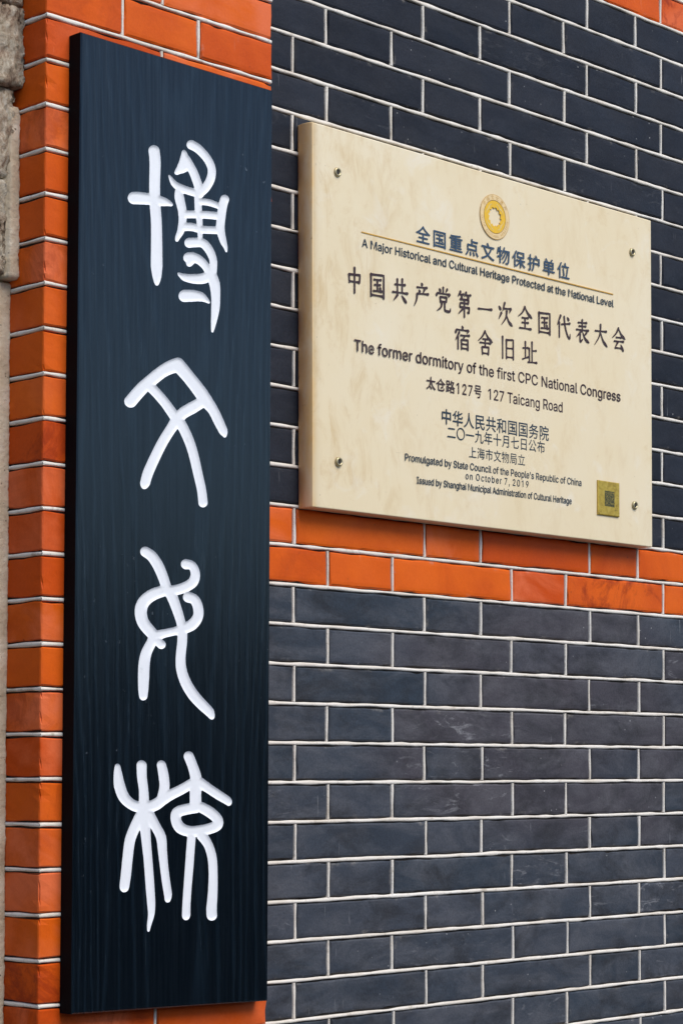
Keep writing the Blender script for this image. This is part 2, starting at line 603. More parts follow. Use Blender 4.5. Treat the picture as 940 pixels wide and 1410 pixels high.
for k in range(K_TOP, K_BOT):
    zt, zb = Z0 - k * H, Z0 - (k + 1) * H
    jo = rng.normal(0, .0003)
    row = rowA if k % 2 == 0 else rowB
    mb = parts.setdefault(kind(k), MB())
    xs = [XL] + [u * P_ + rng.normal(0, .0009) for u in row if XL + .03 < u * P_ < XR - .03] + [XR]
    for i in range(len(xs) - 1):
        brick(mb, xs[i] + GAP * .9, xs[i + 1] - GAP * .9, zb + GAP, zt - GAP, 0, .02, ident)
        if i:
            bead(beads, (xs[i], zb + .0022), (xs[i], zt - .0022), .0004, .0020, ident, True)
    bead(beads, (XL, zt), (XR, zt), 0, .0022, ident)
names = {'dark_top': ('dark_brick_panel', M_DARK_UP, 'dark brick panel above the upper orange band'),
         'dark_upper': ('dark_brick_panel', M_DARK_UP, 'blue black brick panel behind and above the cream plaque'),
         'dark_lower': ('dark_brick_panel', M_DARK_LO, 'scuffed grey and brownish brick panel below the lower orange band'),
         'orange_lower': ('orange_brick_band', M_ORANGE, 'orange two course band just under the cream plaque'),
         'orange_upper': ('orange_brick_band', M_ORANGE, 'orange band at the upper right corner')}
for key, mb in parts.items():
    nm, mt, lb = names[key]
    mb.build(nm, mt, wall, WO)['label'] = lb
beads.build('white_pointing', M_BEAD, wall, WO, smooth=True)
core = MB()
core.add(*box(XL, XR, .0032, .24, 0, Z0 - K_TOP * H))
core.build('wall_core', M_BED, wall, WO)

# ------------------------------------------------------------------ brick pilaster at the left
LEAN = .0104


def lean(p):
    return (p[0] + LEAN * (p[2] - 1.86), p[1], p[2])


pil = empty('brick_pilaster', (-.26, -.02, 0), 'orange brick pilaster with white joints, carrying the tall black signboard', 'brick pilaster')
PO = (-.26, -.02, 0)
PX0, PX1, PY = -.4184, -.0965, -.056
PB = .075                  # back of its left return
Zp = Z0 + .0048
bricks, pb = MB(), MB()
for k in range(K_TOP, K_BOT):
    zt, zb = Zp - k * H, Zp - (k + 1) * H
    # course pattern of the front
    mid = [-.3165, -.2075] if k % 2 else [-.2600]
    xs = [PX0] + [m + rng.normal(0, .0006) for m in mid] + [PX1]
    for i in range(len(xs) - 1):
        if i == 0:
            continue
        a = xs[i] + GAP * .85
        b = xs[i + 1] - (GAP * .85 if i + 1 < len(xs) - 1 else 0)
        brick(bricks, a, b, zb + GAP, zt - GAP, PY, .13 if i + 2 == len(xs) else .02, ident)
    # the corner brick turns round into the left return: front face and side face in one mesh
    tint = (*rng.random(3), 0)
    x1 = xs[1] - GAP * .85
    ng = 15
    zz0, zz1 = zb + GAP, zt - GAP
    path = []
    nfront = max(4, int((x1 - PX0) / .011))
    for i in range(nfront + 1):
        path.append((x1 - (x1 - PX0 - .0022) * i / nfront, PY, 0))
    path.append((PX0 + .0007, PY + .0007, 1))
    nret = 12
    for i in range(nret + 1):
        path.append((PX0, PY + .0022 + (PB - PY - .0022) * i / nret, 0))
    V, F = [], []
    bot = wander(len(path), .0005, 2)
    top = wander(len(path), .0005, 2)
    nick = np.zeros((len(path), 9))
    for r in range(9):
        if rng.random() < .13:
            nick[nfront + 1, r] = rng.uniform(.0008, .0030)
            nick[nfront, r] = nick[nfront + 2, r] = nick[nfront + 1, r] * .3
    for i, (x, y, c) in enumerate(path):
        front = i <= nfront
        nx, ny = (0, 1) if i <= nfront else ((1, 0) if i > nfront + 1 else (.7, .7))
        for r in range(9):
            t = (0, .032, .16, .33, .5, .67, .84, .968, 1)[r]
            z = zz0 + bot[i] + (zz1 + top[i] - zz0 - bot[i]) * t
            d = .0016 if r in (0, 8) else 0.
            d += nick[i, r] + rng.normal(0, .00008)
            V.append((x + nx * d, y + ny * d, z))
        V.append((x + nx * .02, y + ny * .02, zz0 + bot[i]))
        V.append((x + nx * .02, y + ny * .02, zz1 + top[i]))
    m = 11
    for i in range(len(path) - 1):
        for r in range(8):
            F.append((i * m + r, i * m + r + 1, (i + 1) * m + r + 1, (i + 1) * m + r))
        F.append((i * m + 9, i * m, (i + 1) * m, (i + 1) * m + 9))
        F.append((i * m + 8, i * m + 10, (i + 1) * m + 10, (i + 1) * m + 8))
    F.append((9, *range(0, 9), 10)[::-1])
    bricks.add(V, F, tint)
    # pointing: verticals, front bed joint, return bed joint
    for xj in xs[1:-1]:
        bead(pb, (xj, zb + .0022), (xj, zt - .0022), PY + .0004, .0019, ident, True)
    bead(pb, (PX0 + .0003, zt), (PX1 - .0006, zt), PY, .0021, ident)
    bead(pb, (PY - .0001, zt), (PB, zt), 0, .0021, lambda p: (PX0 + p[1], p[0], p[2]))
ob = bricks.build('orange_brickwork', M_ORANGE, pil, PO, fn=lean)
pb.build('white_pointing', M_BEAD, pil, PO, smooth=True, fn=lean)
core = MB()
core.add(*box(PX0 + .0034, PX1 - .003, PY + .0034, .0025, 0, Zp - K_TOP * H))
core.add(*box(PX0 + .0034, XL - .002, .0027, .2, 0, Zp - K_TOP * H))
core.build('pilaster_core', M_BED, pil, PO, fn=lean)

# ------------------------------------------------------------------ rough stone surround at the far left
st = empty('stone_surround', (-.5, .03, 0), 'rough weathered stone jamb at the left edge beside the orange pilaster', 'stone jamb')
SO = (-.5, .03, 0)


def fbm(x, z, s):
    v = 0
    for i, (f, a) in enumerate(((28, .45), (61, .6), (130, .7), (270, .55))):
        ph = s * 1.7 + i * 2.3
        v = v + a * np.sin(f * x + ph + 2.1 * np.sin(f * .7 * z + ph * 1.3)) * np.cos(f * .55 * z + 1.7 * ph + 1.6 * np.sin(f * .6 * x))
    return v


def stone_block(x0, x1, z0, z1, y, amp, seed, name, mat, back=.2, right_amp=.002):
    nx, nz = int((x1 - x0) / .0028), max(4, int((z1 - z0) / .0032))
    nx = min(nx, 70)
    X, Zg = np.meshgrid(np.linspace(0, 1, nx + 1), np.linspace(0, 1, nz + 1))
    # finer towards the visible right edge
    Xg = x1 - (x1 - x0) * (1 - X) ** 1.8
    Zw = z0 + (z1 - z0) * Zg
    Y = y + amp * (fbm(Xg, Zw * .8, seed) + .5 * rng.normal(0, 1, X.shape))
    edge = np.minimum.reduce([(1 - X) * 22, Zg * (z1 - z0) / .004, (1 - Zg) * (z1 - z0) / .004]).clip(0, 1)
    Y = Y + (1 - edge) ** 2 * .0035
    Xg = Xg + X ** 6 * (right_amp * (fbm(Zw * 1.3, Zw, seed + 3) + .5 * rng.normal(0, 1, X.shape)))
    Xg = Xg + LEAN * (Zw - 1.86)
    V = np.stack([Xg, Y, Zw], -1).reshape(-1, 3)
    F = []
    w = nx + 1
    for j in range(nz):
        for i in range(nx):
            F.append((j * w + i, j * w + i + 1, (j + 1) * w + i + 1, (j + 1) * w + i))
    # sides
    per = [i for i in range(w)] + [j * w + nx for j in range(1, nz + 1)] + [nz * w + i for i in range(nx - 1, -1, -1)] + [j * w for j in range(nz - 1, 0, -1)]
    o = len(V)
    B = V[per].copy()
    B[:, 1] = back
    V = np.concatenate([V, B])
    n = len(per)
    for i in range(n):
        j = (i + 1) % n
        F.append((per[i], o + i, o + j, per[j]))
    F.append(tuple(range(o, o + n))[::-1])
    V = V - np.array(SO)
    return mesh_obj(name, V, F, mat, st, np.tile((.5, .5, .5, 1), (len(V), 1)), None, True)


def zc(y, Y):
    return y


STONES = [
    (-.4172, 2.4040, 3.05, -.019, .0022),
    (-.4172, 2.3185, 2.4026, -.019, .0026),
    (-.4245, 2.2240, 2.3172, -.012, .0026),
    (-.4290, 2.1230, 2.2215, -.008, .0026),
    (-.4350, 1.7000, 2.1200, .001, .0028),
    (-.4350, 1.2000, 1.6970, .001, .0028),
    (-.4350, 0.0000, 1.1970, .001, .0028),
]
for i, (x1, za, zb, y, amp) in enumerate(STONES):
    stone_block(-.80, x1, za, zb, y, amp, i * 1.37 + .4, 'stone_block', M_STONE)
cm = MB()
cm.add(*box(-.80, PX0 - .0008, .014, .19, 0, 3.1))
cm.build('cement_backing', M_CEMENT, st, SO, fn=lean)
stone_block(-.436, PX0 + .0006, 0.0, 2.118, .0010, .0005, 7.7, 'cement_joint', M_CEMENT, .05, .0014)
stone_block(-.432, PX0 + .0004, 2.1185, 2.30, -.013, .0007, 9.1, 'cement_joint', M_CEMENT, .05, .0018)

# ------------------------------------------------------------------ signboard
sb = empty('wooden_signboard', (-.25, -.0655, 1.86), 'tall blue black wooden signboard carved with four white seal script characters', 'signboard')
BO = (-.25, -.0655, 1.86)
YF, YBK = -.076, -.0566
Q = {'tl': (-.3833, 2.3716), 'tr': (-.1089, 2.3703), 'br': (-.1184, 1.3490), 'bl': (-.3960, 1.3553)}


def bq(s, t):
    """board coordinates 0..1 (right, up) to the face"""
    x = (Q['bl'][0] * (1 - s) + Q['br'][0] * s) * (1 - t) + (Q['tl'][0] * (1 - s) + Q['tr'][0] * s) * t
    z = (Q['bl'][1] * (1 - s) + Q['br'][1] * s) * (1 - t) + (Q['tl'][1] * (1 - s) + Q['tr'][1] * s) * t
    return x, z


GLYPHS = [
 ([[0.752, -0.001], [0.175, -1.0]], [
  [(-284.3,2267.5,5.6),(-282.8,2255.4,5.6),(-283.5,2230.4,5.4),(-282.9,2210.6,5.4),(-281.1,2191.1,5.4),(-280.7,2164.6,5.7),(-280.7,2144.7,5.9),(-280.3,2133.2,4.4),(-280.3,2125.7,2.0)],
  [(-311.9,2211.6,6.4),(-304.4,2212.8,6.4),(-285.0,2214.9,5.7),(-272.0,2215.1,4.7),(-264.3,2214.9,3.0),(-259.9,2214.0,1.5)],
  [(-231.0,2284.4,5.0),(-220.9,2281.9,4.7),(-208.5,2274.2,4.4),(-201.6,2264.5,4.2),(-202.8,2253.2,4.5),(-209.6,2242.6,4.7),(-218.7,2234.2,4.7)],
  [(-241.7,2274.7,1.9),(-241.0,2267.8,4.4),(-244.4,2257.9,5.0),(-250.4,2251.7,3.0),(-253.0,2249.5,1.5)],
  [(-252.2,2250.0,1.3),(-243.3,2253.9,2.4),(-236.6,2259.4,3.7)],
  [(-238.8,2267.4,4.4),(-228.8,2255.9,4.5),(-222.0,2243.7,4.5),(-218.7,2234.2,4.2)],
  [(-262.7,2244.7,0.8),(-256.6,2238.0,3.0),(-247.7,2234.6,4.0),(-234.4,2233.4,4.0),(-218.7,2233.0,4.2)],
  [(-249.5,2230.1,3.7),(-248.4,2223.6,4.9),(-244.4,2210.9,4.4),(-243.8,2201.0,4.0),(-246.0,2188.9,3.7),(-250.7,2180.5,2.5),(-252.0,2177.0,1.5)],
  [(-222.1,2230.1,3.4),(-221.0,2215.2,3.7),(-219.2,2202.0,3.0),(-218.3,2184.4,2.2)],
  [(-182.2,2234.1,4.7),(-185.0,2226.8,4.7),(-187.3,2214.4,4.5),(-188.7,2200.5,4.5),(-184.6,2187.6,3.5),(-181.1,2181.4,2.0),(-180.0,2176.8,0.8)],
  [(-218.7,2224.9,3.4),(-205.1,2226.2,3.5),(-190.3,2224.9,3.0)],
  [(-244.4,2206.2,4.0),(-225.5,2209.6,4.0),(-207.4,2212.2,4.0),(-190.3,2213.9,4.0)],
  [(-244.5,2192.8,4.4),(-230.0,2195.0,4.2),(-216.5,2194.7,4.0),(-194.9,2197.7,4.0)],
  [(-234.0,2177.2,5.2),(-225.5,2179.0,5.0),(-214.2,2180.0,4.7),(-205.2,2173.9,4.5),(-199.5,2164.7,3.9),(-199.5,2154.5,4.0),(-201.8,2147.4,5.0)],
  [(-235.4,2160.8,5.4),(-230.0,2161.7,5.7),(-221.0,2161.2,4.7),(-212.0,2156.7,4.2),(-206.3,2150.9,4.0)],
  [(-234.0,2154.8,3.4),(-231.1,2157.8,3.7)],
  [(-250.0,2141.3,0.8),(-241.2,2138.6,3.7),(-227.8,2139.0,5.0),(-214.3,2141.5,5.6),(-205.2,2146.0,5.7)],
  [(-201.8,2147.4,5.4),(-197.3,2137.9,5.6),(-195.7,2124.5,4.7),(-196.2,2110.9,4.4),(-198.5,2097.0,3.0),(-200.7,2085.6,1.0)],
  [(-240.8,2118.5,6.4),(-230.0,2120.2,6.2),(-218.8,2121.0,5.0),(-210.9,2119.2,2.9),(-205.7,2116.6,1.0)],
 ]),
 ([[0.754, -0.001], [0.112, -1.0]], [
  [(-316.9,1995.1,6.3),(-302.4,2009.7,6.3),(-291.6,2018.4,6.3),(-274.3,2031.3,6.3),(-261.2,2038.5,7.0),(-252.4,2041.6,7.7)],
  [(-250.8,2042.7,7.3),(-234.6,2030.5,6.7),(-218.9,2017.3,7.0),(-209.9,2008.3,7.0),(-199.7,1999.4,5.5),(-191.3,1987.6,5.3),(-185.3,1978.9,4.8),(-183.1,1974.9,2.8),(-182.6,1972.6,1.2)],
  [(-291.6,2015.1,5.0),(-280.8,2008.2,5.0),(-267.8,1998.1,5.0),(-254.6,1985.5,5.3),(-246.9,1979.7,5.3),(-236.9,1965.8,5.2),(-229.1,1949.8,5.0),(-221.3,1925.4,4.8),(-216.8,1910.7,4.7),(-214.6,1896.7,4.8)],
  [(-216.7,2005.8,5.7),(-230.2,1998.4,6.3),(-243.6,1990.9,6.0),(-252.4,1982.4,6.0),(-261.2,1971.5,5.3),(-272.2,1957.0,5.3),(-283.1,1939.4,5.3),(-292.8,1921.9,5.3),(-296.9,1910.8,5.0),(-298.2,1906.6,2.3)],
 ]),
 ([[0.756, -0.001], [0.047, -1.0]], [
  [(-296.5,1837.5,5.3),(-287.5,1833.2,5.5),(-278.8,1823.8,5.6),(-272.3,1812.7,5.3),(-266.9,1801.5,5.0),(-259.2,1791.9,5.6),(-252.6,1779.0,5.1),(-247.1,1766.0,4.6),(-244.9,1757.8,5.0),(-244.9,1744.4,5.0),(-247.1,1727.7,5.0),(-246.1,1714.4,5.3),(-239.4,1699.7,5.6),(-228.3,1686.6,5.8),(-214.9,1676.0,5.5),(-205.8,1669.5,5.0),(-202.0,1664.1,2.8)],
  [(-239.3,1828.1,5.3),(-230.4,1827.0,4.6),(-225.9,1818.9,4.8),(-229.3,1809.5,5.3),(-241.5,1802.9,5.3),(-257.0,1798.7,5.3),(-267.9,1798.1,5.6),(-285.3,1793.0,6.0),(-298.2,1784.8,6.1),(-303.0,1774.8,6.1),(-300.4,1763.4,6.0),(-291.8,1754.8,6.0),(-283.2,1749.4,5.6),(-270.2,1752.0,4.3),(-257.0,1754.7,4.1),(-243.8,1757.8,5.3),(-230.4,1763.4,5.8),(-222.2,1772.2,5.3),(-222.1,1782.3,5.3),(-227.1,1790.4,5.3),(-236.0,1792.7,5.6)],
  [(-285.4,1747.7,5.6),(-287.5,1742.7,5.0),(-295.1,1730.9,5.3),(-298.3,1719.3,5.6),(-299.2,1704.5,5.6),(-299.6,1691.4,5.0),(-299.6,1684.0,4.0)],
  [(-278.9,1743.0,4.3),(-274.5,1739.9,4.5)],
 ]),
 ([[0.755, -0.001], [-0.019, -1.0]], [
  [(-335.0,1609.9,2.5),(-334.2,1600.5,4.3),(-332.1,1589.2,5.5),(-326.4,1577.8,5.6),(-316.9,1570.4,5.3),(-306.3,1567.0,5.6),(-293.5,1566.9,5.9),(-282.7,1569.2,5.9),(-271.8,1574.9,5.6),(-260.9,1579.7,5.3),(-245.5,1585.4,5.1),(-232.2,1591.2,5.0)],
  [(-302.0,1611.1,5.0),(-301.6,1598.8,4.8),(-299.4,1585.8,4.6),(-298.8,1572.7,5.0),(-299.5,1562.9,5.6)],
  [(-274.4,1611.5,4.6),(-271.8,1602.1,5.1),(-270.1,1588.9,5.1),(-272.9,1577.4,5.3)],
  [(-298.8,1562.9,7.6),(-298.8,1553.1,6.3),(-297.1,1543.2,5.1),(-295.6,1530.1,4.6),(-293.5,1513.7,4.3),(-291.8,1497.3,4.3),(-290.3,1480.9,4.3),(-288.8,1464.5,4.0),(-288.8,1453.0,3.1),(-291.4,1443.3,2.1),(-292.7,1436.0,1.0)],
  [(-304.2,1556.4,5.6),(-311.6,1545.1,5.3),(-318.0,1532.2,5.1),(-321.2,1514.5,5.0),(-323.3,1498.3,5.0),(-325.4,1485.4,4.8),(-325.8,1482.2,4.1)],
  [(-291.3,1557.9,5.6),(-282.7,1546.2,5.0),(-275.1,1534.6,5.1),(-273.0,1519.7,4.5),(-270.8,1503.2,4.1),(-268.0,1486.6,4.1),(-265.4,1473.4,4.0),(-265.8,1467.6,2.8)],
  [(-235.5,1620.7,5.3),(-230.0,1610.4,5.3),(-225.5,1598.7,5.9),(-225.5,1588.7,6.3),(-226.0,1578.6,5.9),(-225.5,1566.9,6.3)],
  [(-218.8,1592.0,5.6),(-205.3,1585.2,5.0),(-191.6,1578.4,5.0),(-179.5,1572.7,4.5),(-177.2,1569.8,2.8)],
  [(-225.5,1565.3,5.6),(-241.1,1563.5,5.6),(-252.2,1560.3,5.6),(-253.9,1552.4,5.3),(-247.8,1544.0,5.9),(-234.5,1539.9,5.5),(-218.8,1540.4,5.6),(-203.1,1542.8,5.6),(-194.0,1546.4,5.6),(-194.6,1553.1,5.5),(-205.3,1560.3,5.8),(-216.6,1565.2,5.6)],
  [(-231.8,1533.7,4.3),(-233.4,1518.7,4.3),(-235.0,1502.1,4.3),(-237.2,1482.2,4.1),(-239.0,1462.4,4.1),(-239.5,1450.4,4.3),(-239.9,1447.8,3.0)],
  [(-216.6,1535.0,5.6),(-207.6,1524.8,4.8),(-202.0,1511.2,4.8),(-200.4,1494.3,4.6),(-200.9,1474.2,5.0),(-202.7,1455.8,5.5),(-202.3,1448.0,5.5)],
 ]),
]

GROOVE_D, GROOVE_W = .0015, 3.2


def field(glyph, X, Z):
    """signed distance in mm (negative inside) to the strokes of one carved character"""
    Mx, strokes = glyph
    Mx = np.array(Mx)
    A = np.stack([X, Z], -1) @ Mx.T
    best = np.full(X.shape, 1e9)
    for s in strokes:
        p = np.array([q[:2] for q in s]) @ Mx.T
        r = np.array([q[2] for q in s])
        # resample smoothly (Catmull-Rom)
        pp, rr = [], []
        for i in range(len(p) - 1):
            p0, p1, p2, p3 = p[max(i - 1, 0)], p[i], p[i + 1], p[min(i + 2, len(p) - 1)]
            for t in (0, .25, .5, .75):
                pp.append(.5 * (2 * p1 + (p2 - p0) * t + (2 * p0 - 5 * p1 + 4 * p2 - p3) * t * t + (3 * p1 - p0 - 3 * p2 + p3) * t ** 3))
                rr.append(r[i] * (1 - t) + r[i + 1] * t)
        pp.append(p[-1]); rr.append(r[-1])
        for i in range(len(pp) - 1):
            a, b = pp[i], pp[i + 1]
            d = b - a
            t = (((A - a) @ d) / max(d @ d, 1e-9)).clip(0, 1)
            dist = np.linalg.norm(A - a - t[..., None] * d, axis=-1) - (rr[i] * (1 - t) + rr[i + 1] * t)
            best = np.minimum(best, dist)
    return best


board = MB()
chars = []
STEP = 1.15
boxes = []
for gi, gl in enumerate(GLYPHS):
    pts = np.array([q[:2] for s in gl[1] for q in s])
    z0, z1 = pts[:, 1].min() - 12, pts[:, 1].max() + 12
    boxes.append((z0, z1))
# horizontal slabs of the face: plain, glyph, plain, glyph ... (top to bottom)
cuts = []
for i, (z0, z1) in enumerate(boxes):
    cuts.append((z1, z0))
NXB = 236


def face_pt(x, z):
    return (x / 1000., YF, z / 1000.)


def edge_x(z):
    t = (z / 1000. - 1.352) / (2.371 - 1.352)
    return (Q['bl'][0] * (1 - t) + Q['tl'][0] * t) * 1000, (Q['br'][0] * (1 - t) + Q['tr'][0] * t) * 1000


INS = 1.3   # worn arris, mm
slab_edges = []
zprev = None
for gi, (zt, zb) in enumerate(cuts):
    ny = int((zt - zb) / STEP)
    zg = np.linspace(zt, zb, ny + 1)
    S = np.linspace(0, 1, NXB + 1)
    X = np.zeros((ny + 1, NXB + 1)); Zz = np.zeros_like(X)
    for j, z in enumerate(zg):
        l, r = edge_x(z)
        X[j] = l + INS + (r - l - 2 * INS) * S
        Zz[j] = z
    D = field(GLYPHS[gi], X, Zz)
    # ragged knife edge
    D = D - .30 + .05 * np.sin(X * .9 + Zz * .37) * np.sin(Zz * 1.1 - X * .21)
    vid, V, F = {}, [], []
    gv, GF = {}, []
    GV = []

    def bvert(key, x, z):
        if key not in vid:
            vid[key] = len(V)
            V.append((x / 1000., YF, z / 1000.))
        return vid[key]

    def gvert(key, x, z, d):
        if key not in gv:
            gv[key] = len(GV)
            q = min(max(-d, 0), GROOVE_W) / GROOVE_W
            GV.append((x / 1000., YF + .0001 + GROOVE_D * (1 - (1 - q) ** 2.2), z / 1000.))
        return gv[key]

    for j in range(ny):
        for i in range(NXB):
            c = [(j, i), (j + 1, i), (j + 1, i + 1), (j, i + 1)]
            d = [D[q] for q in c]
            if min(d) >= 0:
                F.append([bvert(q, X[q], Zz[q]) for q in c])
                continue
            if max(d) < 0:
                GF.append([gvert(q, X[q], Zz[q], D[q]) for q in c])
                continue
            inn, out = [], []
            for a in range(4):
                b = (a + 1) % 4
                qa, qb = c[a], c[b]
                if d[a] < 0:
                    inn.append(gvert(qa, X[qa], Zz[qa], d[a]))
                else:
                    out.append(bvert(qa, X[qa], Zz[qa]))
                if (d[a] < 0) != (d[b] < 0):
                    t = d[a] / (d[a] - d[b])
                    x = X[qa] + (X[qb] - X[qa]) * t
                    z = Zz[qa] + (Zz[qb] - Zz[qa]) * t
                    key = (min(qa, qb), max(qa, qb))
                    inn.append(gvert(key, x, z, 0))
                    out.append(bvert(key, x, z))
            if len(inn) > 2:
                GF.append(inn)
            if len(out) > 2:
                F.append(out)
    board.add(V, F)
    chars.append((GV, GF))
    slab_edges.append((zt, zb, [(X[0, 0], X[0, -1]), (X[-1, 0], X[-1, -1])]))
# plain slabs between, above and below
ztop, zbot = 2371.0, 1352.2


def quad_face(zt, zb):
    l0, r0 = edge_x(zt); l1, r1 = edge_x(zb)
    board.add([face_pt(l0 + INS, zt), face_pt(l1 + INS, zb), face_pt(r1 - INS, zb), face_pt(r0 - INS, zt)], [(0, 1, 2, 3)])


seq = [None] + cuts + [None]
tl = (Q['tl'][0] * 1000 + INS, Q['tl'][1] * 1000 - INS); tr = (Q['tr'][0] * 1000 - INS, Q['tr'][1] * 1000 - INS)
bl = (Q['bl'][0] * 1000 + INS, Q['bl'][1] * 1000 + INS); br = (Q['br'][0] * 1000 - INS, Q['br'][1] * 1000 + INS)
l, r = edge_x(cuts[0][0])
board.add([face_pt(*tl), face_pt(l + INS, cuts[0][0]), face_pt(r - INS, cuts[0][0]), face_pt(*tr)], [(0, 1, 2, 3)])
for a, b in zip(cuts[:-1], cuts[1:]):
    quad_face(a[1], b[0])
l, r = edge_x(cuts[-1][1])
board.add([face_pt(l + INS, cuts[-1][1]), face_pt(*bl), face_pt(*br), face_pt(r - INS, cuts[-1][1])], [(0, 1, 2, 3)])
# arris and sides
inner = [(p[0] / 1000, YF, p[1] / 1000) for p in (bl, br, tr, tl)]
outer = [(Q[k][0], YF + INS / 1000, Q[k][1]) for k in ('bl', 'br', 'tr', 'tl')]
backr = [(Q[k][0], YBK, Q[k][1]) for k in ('bl', 'br', 'tr', 'tl')]
V = inner + outer + backr
F = []
for k in (0, 4):
    for i in range(4):
        j = (i + 1) % 4
        F.append((k + i, k + 4 + i, k + 4 + j, k + j))
F.append((8, 11, 10, 9))
board.add(V, F[:4])
board.add(V, F[4:], (0, 0, 0, 1), 1)
board.build('wood_panel', [M_WOOD, M_WOOD_EDGE], sb, BO)
for (GV, GF), lb in zip(chars, ('white seal script character with a cross at its left, topmost on the board',
                                'white seal script character like a roof over crossed strokes, second from the top',
                                'white seal script character with two hooked loops, third from the top',
                                'white seal script character with a three pronged fork at its left, lowest on the board')):
    o = mesh_obj('carved_character', np.array(GV) - np.array(BO), GF, M_WHITE, sb, None, None, True)
    o['label'] = lb
fix = MB()
fix.add(*box(-.27, -.23, YBK, PY + .002, 1.5, 2.2))
fix.build('mounting_batten', M_HOLE, sb, BO, fn=None)

# ------------------------------------------------------------------ metal plaque
pq = empty('metal_plaque', (.336, -.01, 2.142), 'cream metal plaque with Chinese and English heritage text on the dark brick wall', 'plaque')
QO = (.336, -.01, 2.142)
FY = -.024
px0, px1, pz0, pz1 = -.0065, .6668, 1.9150, 2.3695


def rounded_plate(x0, x1, z0, z1, yf, yb, rl, rr, rt, name, mat, parent, origin):
    """a folded metal panel: big radius on the left edge, small ones elsewhere"""
    V, F = [], []
    nseg = 7
    rings = []
    for k in range(nseg + 1):
        a = math.pi / 2 * k / nseg
        s, c = math.sin(a), 1 - math.cos(a)
        # from side (k = 0) to the face
        def ins(r):
            return r * (1 - math.sin(a)), r * math.cos(a)
        il, dl = r_in(rl, a)
        ir, dr = r_in(rr, a)
        it, dt = r_in(rt, a)
        rings.append(((x0 + il, x1 - ir, z0 + it, z1 - it), (dl, dr, dt)))
    return rings


def r_in(r, a):
    return r * (1 - math.sin(a)), 0


# cross-section along x (folded left edge), swept in z, with small worn arris at top and bottom
sec = [(.0046 - .0022 * math.sin(math.pi * k / 12) ** .8, -.0005 + (FY + .0012) * k / 12) for k in range(13)]
xg = .0062
sec += [(.0049, FY + .0002), (.0054, FY - .0001), (xg - .0006, FY - .0001), (xg - .0002, FY + .0006), (xg + .0002, FY + .0006), (xg + .0006, FY - .0001)]
nf = 40
for k in range(1, nf + 1):
    x = xg + .0006 + (px1 - .0015 - xg - .0006) * k / nf
    sec.append((x, FY - .0001))
sec += [(px1 - .0005, FY + .0004), (px1, FY + .0015), (px1, -.0005)]
nz = 30
V, F = [], []
m = len(sec)
zl = [pz0, pz0 + .0005, pz0 + .0012, pz0 + .0020] + [pz0 + .0020 + (pz1 - pz0 - .0040) * (k / nz) for k in range(1, nz)] + [pz1 - .0020, pz1 - .0012, pz1 - .0005, pz1]
for j, z in enumerate(zl):
    e = {0: .0012, 1: .0003, len(zl) - 1: .0012, len(zl) - 2: .0003}.get(j, 0.)
    for x, y in sec:
        bow = .0006 * math.sin(x * 9 + 1) * math.sin((z - pz0) * 11)
        V.append((x, min(y + e, -.0005) + (bow if -.02 > y and x > .02 and x < .65 else 0), z))
for j in range(len(zl) - 1):
    for i in range(m - 1):
        F.append((j * m + i, j * m + i + 1, (j + 1) * m + i + 1, (j + 1) * m + i))
F.append(tuple(range(m))[::-1])
F.append(tuple((len(zl) - 1) * m + i for i in range(m)))
V = [(a - QO[0], b - QO[1], c - QO[2]) for a, b, c in V]
pl = mesh_obj('panel', V, F, M_PLAQUE, pq)
for p in pl.data.polygons:
    p.use_smooth = len(p.vertices) == 4
TY = FY - .0009


def cjk_geo(body, bold, track):
    cu = bpy.data.curves.new('line', 'FONT')
    cu.body = body
    cu.size = 1.0
    cu.offset = bold
    cu.space_character = track
    cu.resolution_u = 5
    t = bpy.data.objects.new('line', cu)
    COL.objects.link(t)
    dg = bpy.context.evaluated_depsgraph_get()
    me = bpy.data.meshes.new_from_object(t.evaluated_get(dg))
    V = np.array([v.co[:2] for v in me.vertices])
    F = [tuple(p.vertices) for p in me.polygons]
    bpy.data.objects.remove(t); bpy.data.curves.remove(cu); bpy.data.meshes.remove(me)
    return V, F, V[:, 1].min(), V[:, 1].max()


